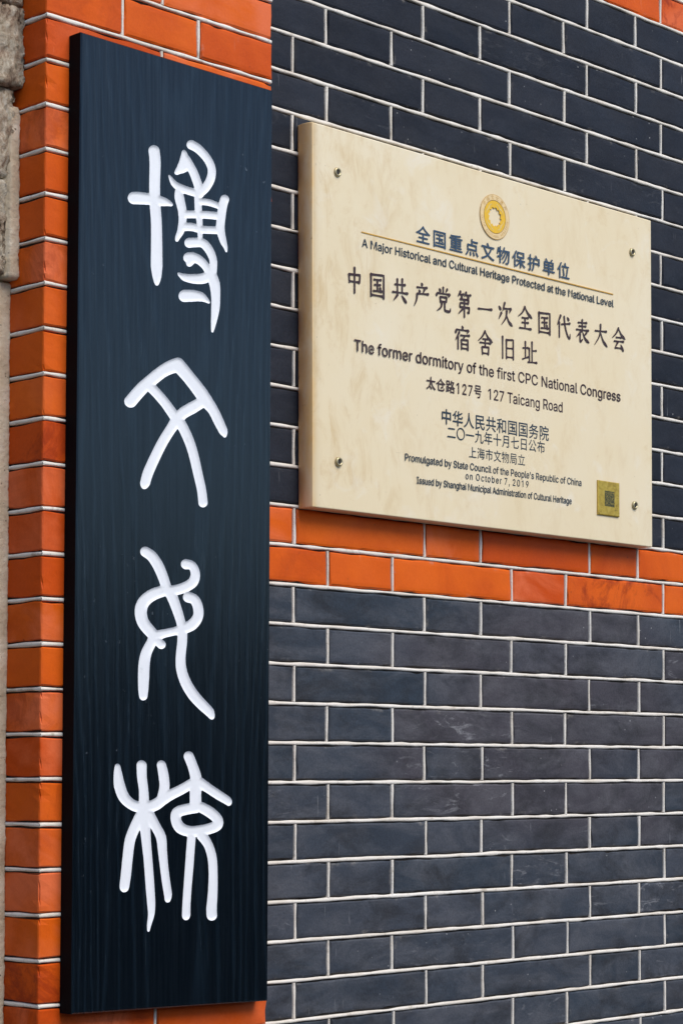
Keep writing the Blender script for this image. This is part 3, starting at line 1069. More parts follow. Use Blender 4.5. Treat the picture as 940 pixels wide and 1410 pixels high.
def sans_geo(body, bold, track):
    cu = bpy.data.curves.new('line', 'CURVE')
    cu.dimensions = '2D'
    cu.fill_mode = 'BOTH'
    x = 0
    for ch in body:
        if ch == ' ':
            x += SANS_SPACE * track
            continue
        adv, loops = SANS[ch]
        for lp in loops:
            pts = [tuple(map(int, q.split(','))) for q in lp.split()]
            keep = [pts[0]]
            for q in pts[1:]:
                if math.dist(q, keep[-1]) > 8.5:
                    keep.append(q)
            if math.dist(keep[0], keep[-1]) <= 8.5:
                keep.pop()
            pts = keep
            A = np.array(pts, float)
            # heavier weight: push the outline outwards along its normals
            d0 = A - np.roll(A, 1, 0); d1 = np.roll(A, -1, 0) - A
            d0 /= np.linalg.norm(d0, axis=1)[:, None]; d1 /= np.linalg.norm(d1, axis=1)[:, None]
            n0 = np.stack([-d0[:, 1], d0[:, 0]], 1); n1 = np.stack([-d1[:, 1], d1[:, 0]], 1)
            mt = n0 + n1
            mt /= np.maximum((mt * n0).sum(1), .7)[:, None]
            A = A + mt * bold * 1000
            sp = cu.splines.new('POLY')
            sp.points.add(len(pts) - 1)
            for p, q in zip(sp.points, A):
                p.co = ((x + q[0]) / 1000, q[1] / 1000, 0, 1)
            sp.use_cyclic_u = True
        x += adv * track
    t = bpy.data.objects.new('line', cu)
    COL.objects.link(t)
    dg = bpy.context.evaluated_depsgraph_get()
    me = bpy.data.meshes.new_from_object(t.evaluated_get(dg))
    V = np.array([v.co[:2] for v in me.vertices])
    F = [tuple(p.vertices) for p in me.polygons]
    bpy.data.objects.remove(t); bpy.data.curves.remove(cu); bpy.data.meshes.remove(me)
    return V, F, 0.0, SANS_CAP / 1000


def text_mesh(pieces, mat, label=None):
    """one printed line made of pieces, each fitted to its measured extents on the plaque"""
    mb = MB()
    for body, x0, x1, zb, zt, bold, track in pieces:
        V, F, lo, hi = (cjk_geo if ord(body[0]) > 0x2000 else sans_geo)(body, bold, track)
        X = x0 + (V[:, 0] - V[:, 0].min()) * (x1 - x0) / (V[:, 0].max() - V[:, 0].min())
        Z = zb + (V[:, 1] - lo) * (zt - zb) / (hi - lo)
        # keep the printed side towards -y
        out = []
        for f in F:
            a, b, c = (np.array((X[q], Z[q])) for q in f[:3])
            out.append(f)
        mb.add([(x, TY, z) for x, z in zip(X, Z)], out)
    o = mb.build('inscription_line', mat, pq, QO)
    if label:
        o['label'] = label
    return o


SANS = {
 "'": (206, ['78,318 70,509 136,509 128,318']),
 ',': (188, ['38,-119 68,71 137,71 84,-119']),
 '0': (453, ['227,-7 191,-3 158,7 130,24 105,48 85,77 69,113 57,155 50,202 48,254 50,306 57,353 69,395 85,431 106,461 130,484 159,502 191,512 227,516 262,512 295,502 323,484 348,461 368,431 384,395 396,353 403,306 405,254 403,202 396,155 384,113 368,77 348,48 323,24 295,7 263,-3', '227,50 250,52 271,60 290,74 306,92 320,116 330,144 338,176 342,213 344,254 342,295 338,332 330,365 320,393 306,416 290,435 271,449 250,457 227,460 203,457 182,449 163,435 147,416 134,393 123,365 115,332 111,295 109,254 111,213 115,176 123,144 134,116 147,92 163,74 182,60 203,52']),
 '1': (453, ['276,509 276,0 212,0 212,448 209,448 86,358 86,427 198,509']),
 '2': (453, ['64,0 64,47 234,229 252,248 268,266 282,282 294,298 303,312 311,327 316,341 319,356 320,371 319,389 315,405 308,419 298,431 287,441 273,449 258,455 241,458 224,460 205,458 188,454 172,447 159,438 148,427 139,413 132,398 128,381 127,362 66,362 68,391 75,418 86,442 102,464 121,482 143,496 168,507 196,513 225,516 254,513 281,507 306,497 328,482 346,465 361,445 372,423 379,398 381,372 380,354 377,336 371,318 363,299 351,280 336,259 317,235 294,209 267,180 153,60 153,57 389,57 389,0']),
 '7': (453, ['97,0 323,448 323,452 62,452 62,509 391,509 391,449 165,0']),
 '9': (453, ['226,516 256,513 285,506 310,494 333,478 352,458 368,434 380,408 387,378 389,347 387,322 382,296 373,270 359,240 340,207 315,168 200,0 130,0 301,248 307,248 302,238 295,229 287,221 278,214 268,207 257,202 245,198 232,195 218,195 188,197 161,203 137,214 116,229 98,247 83,269 72,294 66,321 64,352 66,382 73,411 85,436 101,459 120,479 143,494 168,506 196,513', '226,460 207,459 190,454 174,446 160,435 148,423 138,407 131,390 127,372 125,352 127,331 131,313 138,295 148,280 160,268 174,257 190,250 207,245 226,243 245,245 263,249 279,257 293,267 305,280 314,295 322,312 326,330 327,350 326,371 322,390 314,407 305,422 293,435 279,446 263,454 245,459']),
 'A': (480, ['16,0 201,509 276,509 463,0 395,0 287,302 280,323 272,346 264,372 255,402 244,438 232,478 245,478 233,437 222,402 213,371 204,345 197,322 191,302 85,0', '110,142 110,199 370,199 370,142']),
 'C': (510, ['267,-7 225,-3 186,7 150,25 119,49 92,79 70,115 53,157 44,203 40,254 44,305 53,352 70,393 92,429 119,459 150,484 186,501 225,512 267,516 293,514 317,511 340,504 362,496 383,485 402,471 419,456 435,438 448,418 459,397 467,373 473,348 408,348 404,365 397,380 389,395 380,407 369,418 357,428 344,437 330,444 315,449 300,453 284,455 267,456 237,453 209,445 184,432 161,414 141,391 125,364 113,332 106,295 103,254 106,213 113,177 125,145 141,117 161,94 184,76 210,63 237,56 267,53 284,54 300,56 315,60 330,65 344,72 357,81 369,90 380,102 389,114 397,128 404,144 408,160 473,160 467,135 459,112 448,91 435,71 420,53 402,38 383,24 363,13 341,5 317,-2 293,-6']),
 'H': (517, ['60,0 60,509 125,509 125,289 392,289 392,509 457,509 457,0 392,0 392,232 125,232 125,0']),
 'I': (300, ['31,0 31,57 118,57 118,452 31,452 31,509 269,509 269,452 183,452 183,57 269,57 269,0']),
 'L': (393, ['60,0 60,509 125,509 125,57 361,57 361,0']),
 'M': (628, ['60,0 60,509 152,509 277,187 287,159 299,123 311,84 322,49 307,49 318,83 330,121 342,158 352,187 476,509 568,509 568,0 504,0 504,291 504,327 505,369 506,413 507,457 513,457 508,441 503,425 498,409 482,363 467,322 456,291 342,0 286,0 170,291 159,321 145,361 129,408 112,457 119,457 120,416 121,372 122,328 122,291 122,0']),
 'N': (523, ['60,0 60,509 136,509 343,183 349,174 355,163 363,151 371,137 379,122 388,107 396,90 405,73 414,55 405,54 403,72 402,90 401,108 400,126 399,142 399,157 399,195 399,509 463,509 463,0 387,0 202,290 177,331 168,346 159,363 148,381 108,452 119,454 122,384 124,328 125,291 125,0']),
 'O': (533, ['267,-7 225,-3 186,7 150,25 119,49 92,79 70,115 53,157 44,203 40,254 44,305 53,352 70,393 92,429 119,459 150,484 186,501 225,512 267,516 309,512 348,501 384,484 415,459 442,429 464,393 480,352 490,305 493,254 490,203 480,157 464,115 442,79 415,49 384,25 348,7 309,-3', '267,53 296,55 324,63 349,76 372,94 392,116 408,144 420,176 428,213 430,254 428,295 420,332 408,365 392,392 372,415 349,433 324,446 296,453 267,456 237,453 210,445 184,433 161,415 142,392 125,364 113,332 106,295 103,254 106,213 113,176 125,144 142,117 161,94 184,76 210,63 237,55']),
 'P': (445, ['60,0 60,509 235,509 272,506 305,499 332,487 356,471 375,452 390,430 400,404 407,377 409,348 407,318 400,291 390,265 375,243 356,223 332,207 305,195 272,188 235,186 125,186 125,0', '125,242 233,242 257,244 279,248 297,256 312,266 324,279 333,294 339,310 343,328 344,348 343,367 339,385 333,402 324,416 312,428 297,439 279,446 257,451 232,452 125,452']),
 'R': (449, ['60,0 60,509 236,509 273,506 305,500 333,489 356,473 376,455 390,433 401,408 407,381 409,352 407,323 401,296 390,271 376,250 356,232 333,217 305,206 273,200 236,198 125,198 125,0', '125,255 234,255 258,256 280,260 298,267 313,276 325,287 334,300 340,316 344,333 345,352 344,371 340,389 334,405 325,419 313,430 298,440 279,446 258,451 233,452 125,452', '353,0 253,186 326,186 428,0']),
 'S': (447, ['224,-9 188,-7 156,-1 128,9 102,23 81,40 64,60 51,83 42,109 38,137 104,137 108,118 114,102 123,88 136,76 150,66 166,59 185,53 204,50 224,49 246,50 267,54 286,60 303,69 317,79 329,92 338,106 344,122 346,139 344,154 340,168 332,179 322,189 310,197 296,205 280,211 263,217 245,222 184,239 145,253 112,269 86,289 67,313 56,341 52,372 54,400 62,425 75,448 92,468 113,484 138,498 165,508 195,514 227,516 259,514 289,508 316,498 340,484 360,468 377,449 390,427 398,403 401,378 337,378 332,402 320,421 302,437 280,449 254,456 225,459 204,457 185,454 167,448 152,440 139,430 129,418 121,405 117,391 115,376 117,359 122,345 131,334 142,324 155,315 169,308 184,302 198,297 212,293 264,279 279,275 295,270 312,264 328,256 344,248 359,238 372,226 384,213 395,198 402,180 407,161 408,139 406,112 399,87 386,64 370,43 349,25 323,11 294,0 261,-7']),
 'T': (449, ['32,452 32,509 417,509 417,452 257,452 257,0 193,0 193,452']),
 'a': (389, ['160,-9 137,-7 115,-3 94,5 76,15 60,29 48,45 38,63 32,84 30,108 32,128 36,146 43,161 53,174 64,184 78,193 92,200 108,206 125,211 143,214 161,217 178,220 234,227 247,229 257,231 265,235 271,240 274,246 276,255 276,257 275,272 272,285 267,297 260,307 251,315 240,322 227,327 212,330 196,331 178,330 163,327 149,322 137,316 127,309 118,301 110,292 104,283 100,274 41,291 51,313 64,331 79,346 95,358 114,368 133,375 153,380 173,383 194,384 208,384 223,382 239,379 255,375 271,369 286,360 300,350 312,336 322,320 330,301 335,278 337,251 337,0 277,0 277,52 272,52 267,43 260,34 252,25 242,16 229,8 215,1 199,-4 181,-7', '170,45 192,47 211,51 228,59 242,68 254,80 263,93 270,108 274,122 276,138 276,190 272,187 267,184 259,182 251,180 241,178 231,176 200,171 175,168 161,166 147,163 134,159 122,153 112,147 103,139 97,130 93,118 92,105 93,93 96,82 102,72 109,64 119,57 130,52 142,48 156,46']),
 'b': (424, ['229,-8 208,-7 189,-3 172,4 159,12 147,21 138,31 130,41 123,50 118,59 112,59 112,0 53,0 53,509 114,509 114,319 118,319 123,327 130,336 137,346 147,355 158,364 171,373 188,379 207,383 229,384 259,382 287,374 313,361 335,342 354,320 370,293 381,261 388,227 390,189 388,151 381,116 370,84 355,57 336,34 313,16 288,3 260,-6', '220,47 242,49 262,55 279,66 294,80 306,97 316,117 323,139 327,163 328,189 327,215 323,239 316,261 307,281 295,298 280,311 262,322 243,328 220,330 198,328 178,322 161,312 147,299 134,282 125,263 118,241 114,216 113,189 114,162 118,138 125,115 135,95 147,78 162,65 179,55 198,49']),
 'c': (396, ['207,-8 174,-5 144,3 117,16 93,35 72,58 56,85 44,116 37,150 34,187 37,225 44,260 56,291 72,318 93,341 117,360 144,374 174,382 207,384 226,384 243,381 260,377 276,371 291,364 305,356 318,346 330,335 340,322 349,308 356,293 362,277 303,262 300,272 295,281 290,289 284,297 278,304 270,311 261,316 252,321 242,325 231,328 220,329 207,330 184,328 163,321 145,310 130,296 118,278 108,258 102,236 98,212 96,187 98,163 102,139 108,117 118,97 130,80 145,66 163,55 184,49 207,46 220,47 232,49 243,52 253,55 262,60 271,66 279,73 285,80 292,89 297,98 301,107 304,117 363,102 357,86 350,70 341,56 331,43 319,32 306,21 292,12 277,5 261,-1 244,-5 226,-7']),
 'd': (424, ['195,-8 165,-6 137,3 111,16 89,34 70,57 55,84 43,116 36,151 34,189 36,227 43,261 55,293 70,320 89,342 112,361 137,374 165,382 196,384 218,383 237,379 253,373 267,364 278,355 287,346 295,336 301,327 306,319 311,319 311,509 372,509 372,0 313,0 313,59 307,59 301,50 295,41 287,31 277,21 266,12 252,4 236,-3 217,-7', '205,47 226,49 246,55 263,65 278,78 290,95 299,115 306,138 310,162 312,189 310,216 306,241 300,263 290,282 278,299 263,312 246,322 227,328 205,330 182,328 162,322 145,311 130,298 118,281 108,261 102,239 98,215 96,189 98,163 102,139 109,117 118,97 130,80 145,66 162,55 182,49']),
 'e': (404, ['212,-8 177,-5 145,3 117,16 92,35 72,58 56,85 44,116 37,150 34,187 36,224 44,258 55,290 71,317 91,340 115,359 142,373 172,382 205,384 226,383 246,380 266,374 285,366 303,355 319,341 334,324 347,305 357,282 365,256 370,227 371,194 371,169 75,169 75,221 338,221 310,202 308,226 304,248 298,269 288,286 277,301 263,314 246,323 227,328 205,330 183,328 164,323 146,313 131,301 119,286 109,270 102,251 97,231 96,211 96,178 98,151 102,127 110,106 121,88 135,73 151,61 169,53 190,48 212,46 227,47 241,49 254,53 265,58 276,65 285,73 294,82 300,93 306,105 365,91 358,72 348,55 335,39 320,26 302,14 283,4 261,-3 237,-7']),
 'f': (254, ['228,379 228,327 6,327 6,379', '81,0 81,432 82,452 87,470 96,486 107,499 120,510 135,519 152,525 169,529 187,530 201,530 212,529 222,527 231,525 238,523 243,521 227,468 215,472 209,473 202,474 195,474 178,472 164,468 154,460 147,449 143,435 142,419 142,0']),
 'g': (425, ['207,-151 180,-149 156,-146 134,-140 114,-132 97,-122 82,-110 70,-97 59,-84 51,-69 101,-41 107,-49 114,-57 122,-66 131,-74 142,-82 154,-88 169,-93 187,-96 207,-97 236,-95 261,-87 282,-75 298,-58 308,-34 311,-6 311,68 306,68 301,60 294,51 287,41 277,32 266,23 252,16 236,10 217,6 195,5 165,7 138,14 113,27 90,43 71,65 55,90 43,120 36,154 34,191 36,229 43,263 55,293 71,320 90,342 112,361 138,374 166,382 196,384 218,383 237,379 253,373 267,365 279,356 288,346 296,336 302,327 308,319 313,319 313,379 372,379 372,-9 370,-40 363,-67 350,-90 334,-109 314,-124 291,-136 265,-144 237,-149', '205,59 227,61 246,66 264,75 278,87 290,103 300,121 307,142 311,166 312,193 311,219 307,242 300,264 291,283 279,299 264,312 247,322 227,328 205,330 182,328 163,322 145,312 130,298 118,282 109,262 102,241 98,218 96,193 98,167 102,144 109,123 118,104 131,88 145,76 163,66 183,61']),
 'h': (410, ['114,227 114,0 53,0 53,509 114,509 114,287 102,287 116,319 132,344 152,362 175,374 200,382 227,384 252,383 275,377 295,369 313,356 328,340 341,321 350,298 355,271 357,240 357,0 296,0 296,235 293,263 286,286 273,304 256,318 235,326 210,329 192,328 176,324 161,317 147,308 136,297 126,283 119,266 115,248']),
 'i': (167, ['53,0 53,379 114,379 114,0', '84,443 73,444 63,448 54,455 47,463 43,472 41,483 43,494 47,504 54,512 63,518 73,522 84,524 95,522 105,518 114,512 121,504 125,494 126,483 125,472 121,463 114,455 105,448 95,444']),
 'j': (167, ['53,379 114,379 114,-30 112,-52 108,-72 102,-90 92,-106 80,-119 65,-129 47,-137 27,-141 4,-143 -10,-143 -10,-87 2,-87 18,-85 31,-80 40,-72 47,-61 51,-46 53,-29', '83,443 72,444 62,448 53,455 47,463 42,472 41,483 42,494 47,504 53,512 62,518 72,522 83,524 95,522 105,518 114,512 120,504 125,494 126,483 125,472 120,463 114,455 105,448 95,444']),
 'l': (189, ['139,-2 112,0 91,8 74,20 62,37 55,59 53,84 53,509 114,509 114,99 114,83 117,71 120,62 126,57 135,53 146,52 160,53 170,54 181,3 162,-1 154,-2 147,-2']),
 'm': (610, ['53,0 53,379 112,379 112,295 108,295 114,314 122,331 132,346 144,358 158,368 172,376 187,382 203,385 219,386 245,383 268,375 287,361 303,342 314,320 321,295 312,295 318,312 326,329 337,343 350,356 364,366 381,375 398,381 417,385 437,386 458,385 478,380 497,372 514,361 529,346 541,328 550,307 555,283 557,255 557,0 496,0 496,254 493,279 485,298 473,313 456,323 438,329 419,330 402,329 387,326 374,320 363,312 353,302 345,290 340,277 336,263 335,247 335,0 274,0 274,260 272,280 265,297 253,311 238,322 220,328 199,330 185,329 171,326 158,320 145,312 135,302 126,289 119,274 115,257 114,238 114,0']),
 'n': (410, ['114,227 114,0 53,0 53,379 112,379 112,287 102,287 116,319 132,344 152,362 175,374 200,382 227,384 252,383 275,377 295,369 313,356 328,340 341,321 350,298 355,271 357,240 357,0 296,0 296,235 293,263 286,286 273,304 256,318 235,326 210,329 192,328 176,324 161,317 147,308 136,297 126,283 119,266 115,248']),
 'o': (415, ['207,-8 174,-5 144,3 117,16 93,35 72,58 56,85 44,116 37,150 34,187 37,225 44,260 56,291 72,318 93,341 117,360 144,374 174,382 207,384 241,382 271,374 299,360 323,341 343,318 359,291 371,260 379,225 381,187 379,150 371,116 359,85 343,58 323,35 299,16 271,3 241,-5', '207,46 231,49 252,55 270,66 285,80 298,97 307,117 314,139 318,163 319,187 318,212 314,236 307,258 298,278 285,296 270,310 252,321 231,328 207,330 184,328 163,321 145,310 130,296 118,278 108,258 102,236 98,212 96,187 98,163 102,139 108,117 118,97 130,80 145,66 163,55 184,49']),
 'p': (424, ['53,-143 53,379 112,379 112,319 118,319 123,327 130,336 137,346 147,355 158,364 171,373 188,379 207,383 229,384 259,382 287,374 313,361 335,342 354,320 370,293 381,261 388,227 390,189 388,151 381,116 370,84 355,57 336,34 313,16 288,3 260,-6 229,-8 208,-7 189,-3 173,4 159,12 147,21 138,31 130,41 124,50 118,59 114,59 114,-143', '220,47 242,49 262,55 279,66 294,80 306,97 316,117 323,139 327,163 328,189 327,215 323,239 316,261 307,281 295,298 280,311 262,322 243,328 220,330 198,328 178,322 161,312 147,299 134,282 125,263 118,241 114,216 113,189 114,162 118,138 125,115 135,95 147,78 162,65 179,55 198,49']),
 'r': (259, ['53,0 53,379 112,379 112,321 115,321 124,339 137,354 152,367 171,377 191,383 213,385 229,384 243,384 243,322 230,324 223,325 215,326 207,326 190,324 174,321 159,315 146,306 135,296 126,284 119,269 115,254 114,237 114,0']),
 's': (365, ['182,-8 157,-7 133,-3 112,3 93,12 76,24 62,38 50,54 41,73 36,94 94,107 101,87 111,72 124,60 141,52 160,47 181,45 206,47 227,53 244,62 258,74 265,88 268,103 266,115 262,126 254,136 243,144 229,150 212,155 149,170 118,180 92,192 72,208 58,227 50,249 47,274 49,295 55,314 65,332 79,347 95,360 115,370 137,378 161,383 187,384 212,383 234,379 254,372 271,363 286,352 299,339 309,324 318,308 324,290 268,277 262,291 254,304 243,316 228,325 210,331 187,333 166,331 147,326 131,317 119,305 111,292 109,277 110,264 115,253 124,243 136,235 152,229 172,223 229,209 261,200 287,187 306,171 320,153 328,131 331,107 329,85 323,65 312,47 298,31 281,18 260,6 236,-2 210,-7']),
 't': (227, ['204,379 204,327 6,327 6,379', '65,471 126,471 126,98 127,83 130,70 136,61 144,55 156,51 170,50 185,51 202,54 213,2 207,0 200,-2 192,-3 184,-3 176,-4 168,-4 138,-1 113,7 92,21 77,41 68,64 65,93']),
 'u': (410, ['182,-5 158,-3 135,2 115,11 97,23 82,39 69,59 60,82 54,109 53,139 53,379 114,379 114,144 116,117 124,94 137,75 154,61 175,53 200,50 218,51 234,55 249,62 263,71 274,83 283,97 290,113 295,132 296,153 296,379 357,379 357,0 298,0 298,92 307,92 294,60 277,35 257,17 234,5 209,-3']),
 'v': (389, ['163,0 17,379 84,379 165,155 173,132 180,110 187,87 193,64 199,42 206,21 184,21 191,42 197,64 203,87 209,110 216,132 224,155 305,379 371,379 226,0']),
 'y': (389, ['47,-139 61,-86 71,-87 83,-89 94,-90 104,-89 113,-86 122,-81 130,-74 138,-64 145,-51 151,-36 163,-1 17,379 84,379 165,155 173,132 180,109 187,87 193,64 199,42 206,21 184,21 190,42 196,64 202,87 209,110 216,132 224,155 305,379 371,379 204,-58 196,-77 187,-93 177,-107 165,-119 153,-128 139,-136 125,-141 109,-144 91,-145 82,-145 73,-144 65,-143 57,-142 52,-140']),
}
SANS_SPACE = 188
SANS_CAP = 509
text_mesh([('全国重点文物保护单位', .1835, .4849, 2.2573, 2.2797, .012, 1.28)], M_BLUE, 'blue Chinese line directly under the emblem')
text_mesh([('A Major Historical and Cultural Heritage Protected at the National Level', .0878, .5802, 2.2357, 2.2455, .012, 1.0)], M_TEAL)
text_mesh([('The former dormitory of the first CPC National Congress', .0744, .5946, 2.1087, 2.1222, .010, 1.0)], M_BROWN)
text_mesh([('太仓路', .2020, 0.2555, 2.0782, 2.0945, .012, 1.03), ('127', 0.2582, 0.2887, 2.0795, 2.0928, .010, 1.1), ('号', 0.2921, 0.3056, 2.0782, 2.0945, .012, 1.0),
           ('127 Taicang Road', 0.3189, .4692, 2.0795, 2.0928, .010, 1.0)], M_BROWN)
text_mesh([('中华人民共和国国务院', .2307, .4402, 2.0380, 2.0577, .010, 1.05)], M_TEAL)
text_mesh([('二〇一九年十月七日公布', .2409, .4318, 2.0210, 2.0372, .006, 1.06)], M_TEAL)
text_mesh([('上海市文物局立', .2817, .3914, 2.0010, 2.0155, .0, 1.05)], M_TEAL)
text_mesh([("Promulgated by State Council of the People's Republic of China", .1631, .5086, 1.9855, 1.9942, .010, 1.0)], M_TEAL)
text_mesh([('on October 7, 2019', .2750, .3985, 1.9733, 1.9817, .006, 1.25)], M_TEAL)
text_mesh([('Issued by Shanghai Municipal Administration of Cultural Heritage', .1843, .4876, 1.9594, 1.9676, .012, 1.0)], M_TEAL)

# ---- brush-style (kai) title characters, stroke by stroke on a 100 x 100 grid (y down)
KAI = {
'中': ['s 20,32 23,62', 'z 20,33 80,28 76,58', 'h 24,58 76,55', 's 50,4 50,98'],
'国': ['s 15,12 15,96', 'z 15,15 85,10 85,96', 'h 30,32 70,29', 's 50,30 50,72', 'h 33,51 66,48', 'h 27,74 74,71', 'd 60,57 68,65', 'h 17,90 83,88'],
'共': ['h 22,32 80,27', 's 36,10 37,60', 's 64,6 63,58', 'h 8,62 94,57', 'p 38,68 15,93', 'd 60,68 86,92'],
'产': ['d 47,4 54,13', 'h 22,24 80,19', 'd 34,31 40,42', 'p 66,27 57,43', 'h 22,48 88,42', 'p 24,48 20,72 6,97'],
'党': ['s 50,2 50,22', 'd 26,9 35,20', 'p 74,6 64,20', 'd 14,26 11,38', 'h 15,28 88,25', 'p 88,25 79,37', 's 32,40 34,60', 'z 32,41 70,38 67,57', 'h 35,57 66,55', 'p 42,60 36,80 12,96', 'w 58,58 59,84 66,90 88,89 92,76'],
'第': ['p 28,2 12,24', 'h 24,14 46,11', 'd 30,17 37,26', 'p 62,1 50,20', 'h 60,12 88,9', 'd 68,14 76,24', 'z 24,32 76,29 74,44', 'h 26,46 74,43', 'z 26,46 23,62 80,59 77,80 70,77', 's 50,30 50,99', 'p 47,62 14,90'],
'一': ['h 8,53 92,46'],
'次': ['d 10,24 23,37', 'p 27,48 10,76', 'p 48,6 34,42', 'h 44,30 86,26', 'p 86,26 76,44', 'p 60,36 54,65 26,96', 'n 59,55 72,78 95,93'],
'全': ['p 50,4 34,28 6,48', 'n 50,6 68,28 95,45', 'h 30,50 70,47', 'h 30,69 70,66', 's 50,50 50,90', 'h 14,92 88,89'],
'代': ['p 32,5 8,48', 's 22,34 22,95', 'h 36,41 92,31', 'w 54,6 60,45 76,82 90,92 93,73', 'd 74,7 85,19'],
'表': ['h 22,18 80,13', 'h 27,32 74,28', 's 50,3 50,46', 'h 10,48 92,43', 'p 46,48 10,79', 'w 36,62 36,94 54,82', 'p 79,53 62,68', 'n 50,50 68,78 96,93'],
'大': ['h 12,36 90,30', 'p 50,5 44,50 8,95', 'n 50,38 66,70 96,93'],
'会': ['p 50,3 32,28 5,49', 'n 50,5 68,28 96,45', 'h 32,44 68,41', 'h 18,61 84,56', 'p 46,60 24,88', 'h 24,88 74,85', 'd 64,70 82,95'],
'宿': ['d 48,1 54,12', 'd 14,17 10,33', 'h 15,20 88,16', 'p 88,16 79,29', 'p 32,28 8,63', 's 24,47 24,96', 'h 38,40 93,35', 'p 64,39 54,55', 's 44,56 45,94', 'z 44,57 84,54 84,94', 'h 47,73 82,71', 'h 46,90 83,88'],
'舍': ['p 50,2 32,26 5,47', 'n 50,4 68,26 96,43', 'h 34,36 66,33', 'h 16,52 84,48', 's 50,34 50,66', 's 30,68 33,97', 'z 30,68 72,65 69,95', 'h 33,92 69,90'],
'旧': ['s 18,8 18,97', 's 42,18 42,95', 'z 42,20 86,15 86,95', 'h 44,53 84,50', 'h 44,89 84,86'],
'址': ['h 6,38 40,34', 's 23,10 23,76', 'h 3,84 42,71', 's 66,6 66,89', 'h 68,43 93,39', 's 48,34 49,91', 'h 38,92 97,88'],
}
PROF = {'h': [.75, .55, .5, .55, 1.05], 's': [1.05, .8, .75, .75, .8], 'p': [1.1, .9, .75, .55, .2], 'n': [.3, .6, .9, 1.25, .35],
        'd': [.3, .75, 1.05, 1.2, .9], 'z': [.8, .65, .8, .8, .85], 'w': [.9, .8, .85, .85, .3]}


def kai_line(text, x0, x1, zb, zt, pen):
    mb = MB()
    n = len(text)
    cw = (zt - zb) * .97
    pitch = (x1 - x0 - cw) / (n - 1)
    lay = 0
    for ci, ch in enumerate(text):
        ox = x0 + ci * pitch
        for si, sdef in enumerate(KAI[ch]):
            ty, *pts = sdef.split()
            p = np.array([[float(q) for q in a.split(',')] for a in pts])
            # z strokes keep their corner, others are curved
            q = []
            if len(p) == 2 or ty == 'z':
                for i in range(len(p) - 1):
                    for t in np.linspace(0, 1, 7)[:-1]:
                        q.append(p[i] * (1 - t) + p[i + 1] * t)
            else:
                for i in range(len(p) - 1):
                    a, b, c, d = p[max(i - 1, 0)], p[i], p[i + 1], p[min(i + 2, len(p) - 1)]
                    for t in np.linspace(0, 1, 7)[:-1]:
                        q.append(.5 * (2 * b + (c - a) * t + (2 * a - 5 * b + 4 * c - d) * t * t + (3 * b - a - 3 * c + d) * t ** 3))
            q.append(p[-1])
            q = np.array(q)
            m = len(q)
            w = np.interp(np.linspace(0, 4, m), range(5), PROF[ty]) * pen / 2
            T = np.gradient(q, axis=0)
            T /= np.linalg.norm(T, axis=1)[:, None] + 1e-9
            Nn = np.stack([-T[:, 1], T[:, 0]], 1)
            # rounded caps
            L = [q[i] + Nn[i] * w[i] for i in range(m)]
            Rr = [q[i] - Nn[i] * w[i] for i in range(m)]
            cap1 = q[-1] + T[-1] * w[-1] * .9
            cap0 = q[0] - T[0] * w[0] * .7
            poly = [cap0] + L + [cap1] + Rr[::-1]
            yv = TY - .00003 - .000012 * (si + 1)
            V = [(ox + a[0] / 100 * cw, yv, zt - a[1] / 100 * (zt - zb)) for a in poly]
            F = [(0, 1, 2 * m + 1)]
            for i in range(m - 1):
                F.append((1 + i, 2 + i, 2 * m - i, 2 * m + 1 - i))
            F.append((m, m + 1, m + 2))
            mb.add(V, [f[::1] for f in F])
    return mb.build('inscription_line', M_BROWN, pq, QO)


kai_line('中国共产党第一次全国代表大会', .0592, .6070, 2.1772, 2.2100, 11.0)
kai_line('宿舍旧址', .2540, .4170, 2.1345, 2.1665, 11.0)

# gold rule
v, f = box(.0871, .5791, TY - .0002, FY + .0002, 2.2526, 2.2539)
mb = MB(); mb.add(v, f)
mb.build('gold_rule', M_RULE, pq, QO)

# ---- emblem: thin outer ring, ring of tiny writing, gold disc with a pale sun of curved rays
EC = (.3328, 2.3150)
em = MB()


def annulus(mb, r0, r1, y, n=96):
    V, F = [], []
    for i in range(n):
        a = 2 * math.pi * i / n
        for r in (r0, r1):
            rr = r(a) if callable(r) else r
            V.append((EC[0] + rr * math.cos(a), y, EC[1] + rr * math.sin(a)))
    for i in range(n):
        j = (i + 1) % n
        F.append((2 * i, 2 * i + 1, 2 * j + 1, 2 * j))
    mb.add(V, F)


def saw(a):
    # twelve hooked rays cut into the gold from the pale centre
    t = (a * 12 / (2 * math.pi)) % 1.0
    return .0103 + .0034 * (t if t < .82 else (1 - t) * .82 / .18)


annulus(em, saw, .0207, TY - .0001, 288)
emb = em.build('emblem', M_GOLD, pq, QO)
mb = MB()
for k in range(4):
    a0 = math.pi / 2 * k + .3
    n = 18
    V, F = [], []
    for i in range(n + 1):
        t = i / n
        a = a0 + 1.15 * t
        r = .0163 + .0008 * math.sin(t * 9)
        w = .00075 * math.sin(math.pi * t) ** .6 + .0001 + (.0007 if .35 < t < .55 else 0)
        for s in (-1, 1):
            V.append((EC[0] + (r + s * w) * math.cos(a), TY - .00022, EC[1] + (r + s * w) * math.sin(a)))
    for i in range(n):
        F.append((2 * i, 2 * i + 1, 2 * i + 3, 2 * i + 2))
    mb.add(V, F)
mb.build('bird_figures', M_BIRD, emb, (0, 0, 0), fn=lambda p: (p[0] - QO[0], p[1] - QO[1], p[2] - QO[2]))
mb = MB()
annulus(mb, .0217, .0280, TY - .0001)
mb.build('pale_band', M_BAND, emb, QO)
mb = MB()
annulus(mb, .0281, .0288, TY - .0001)
annulus(mb, .0212, .0216, TY - .0001)
mb.build('emblem_ring', M_RING, emb, QO)


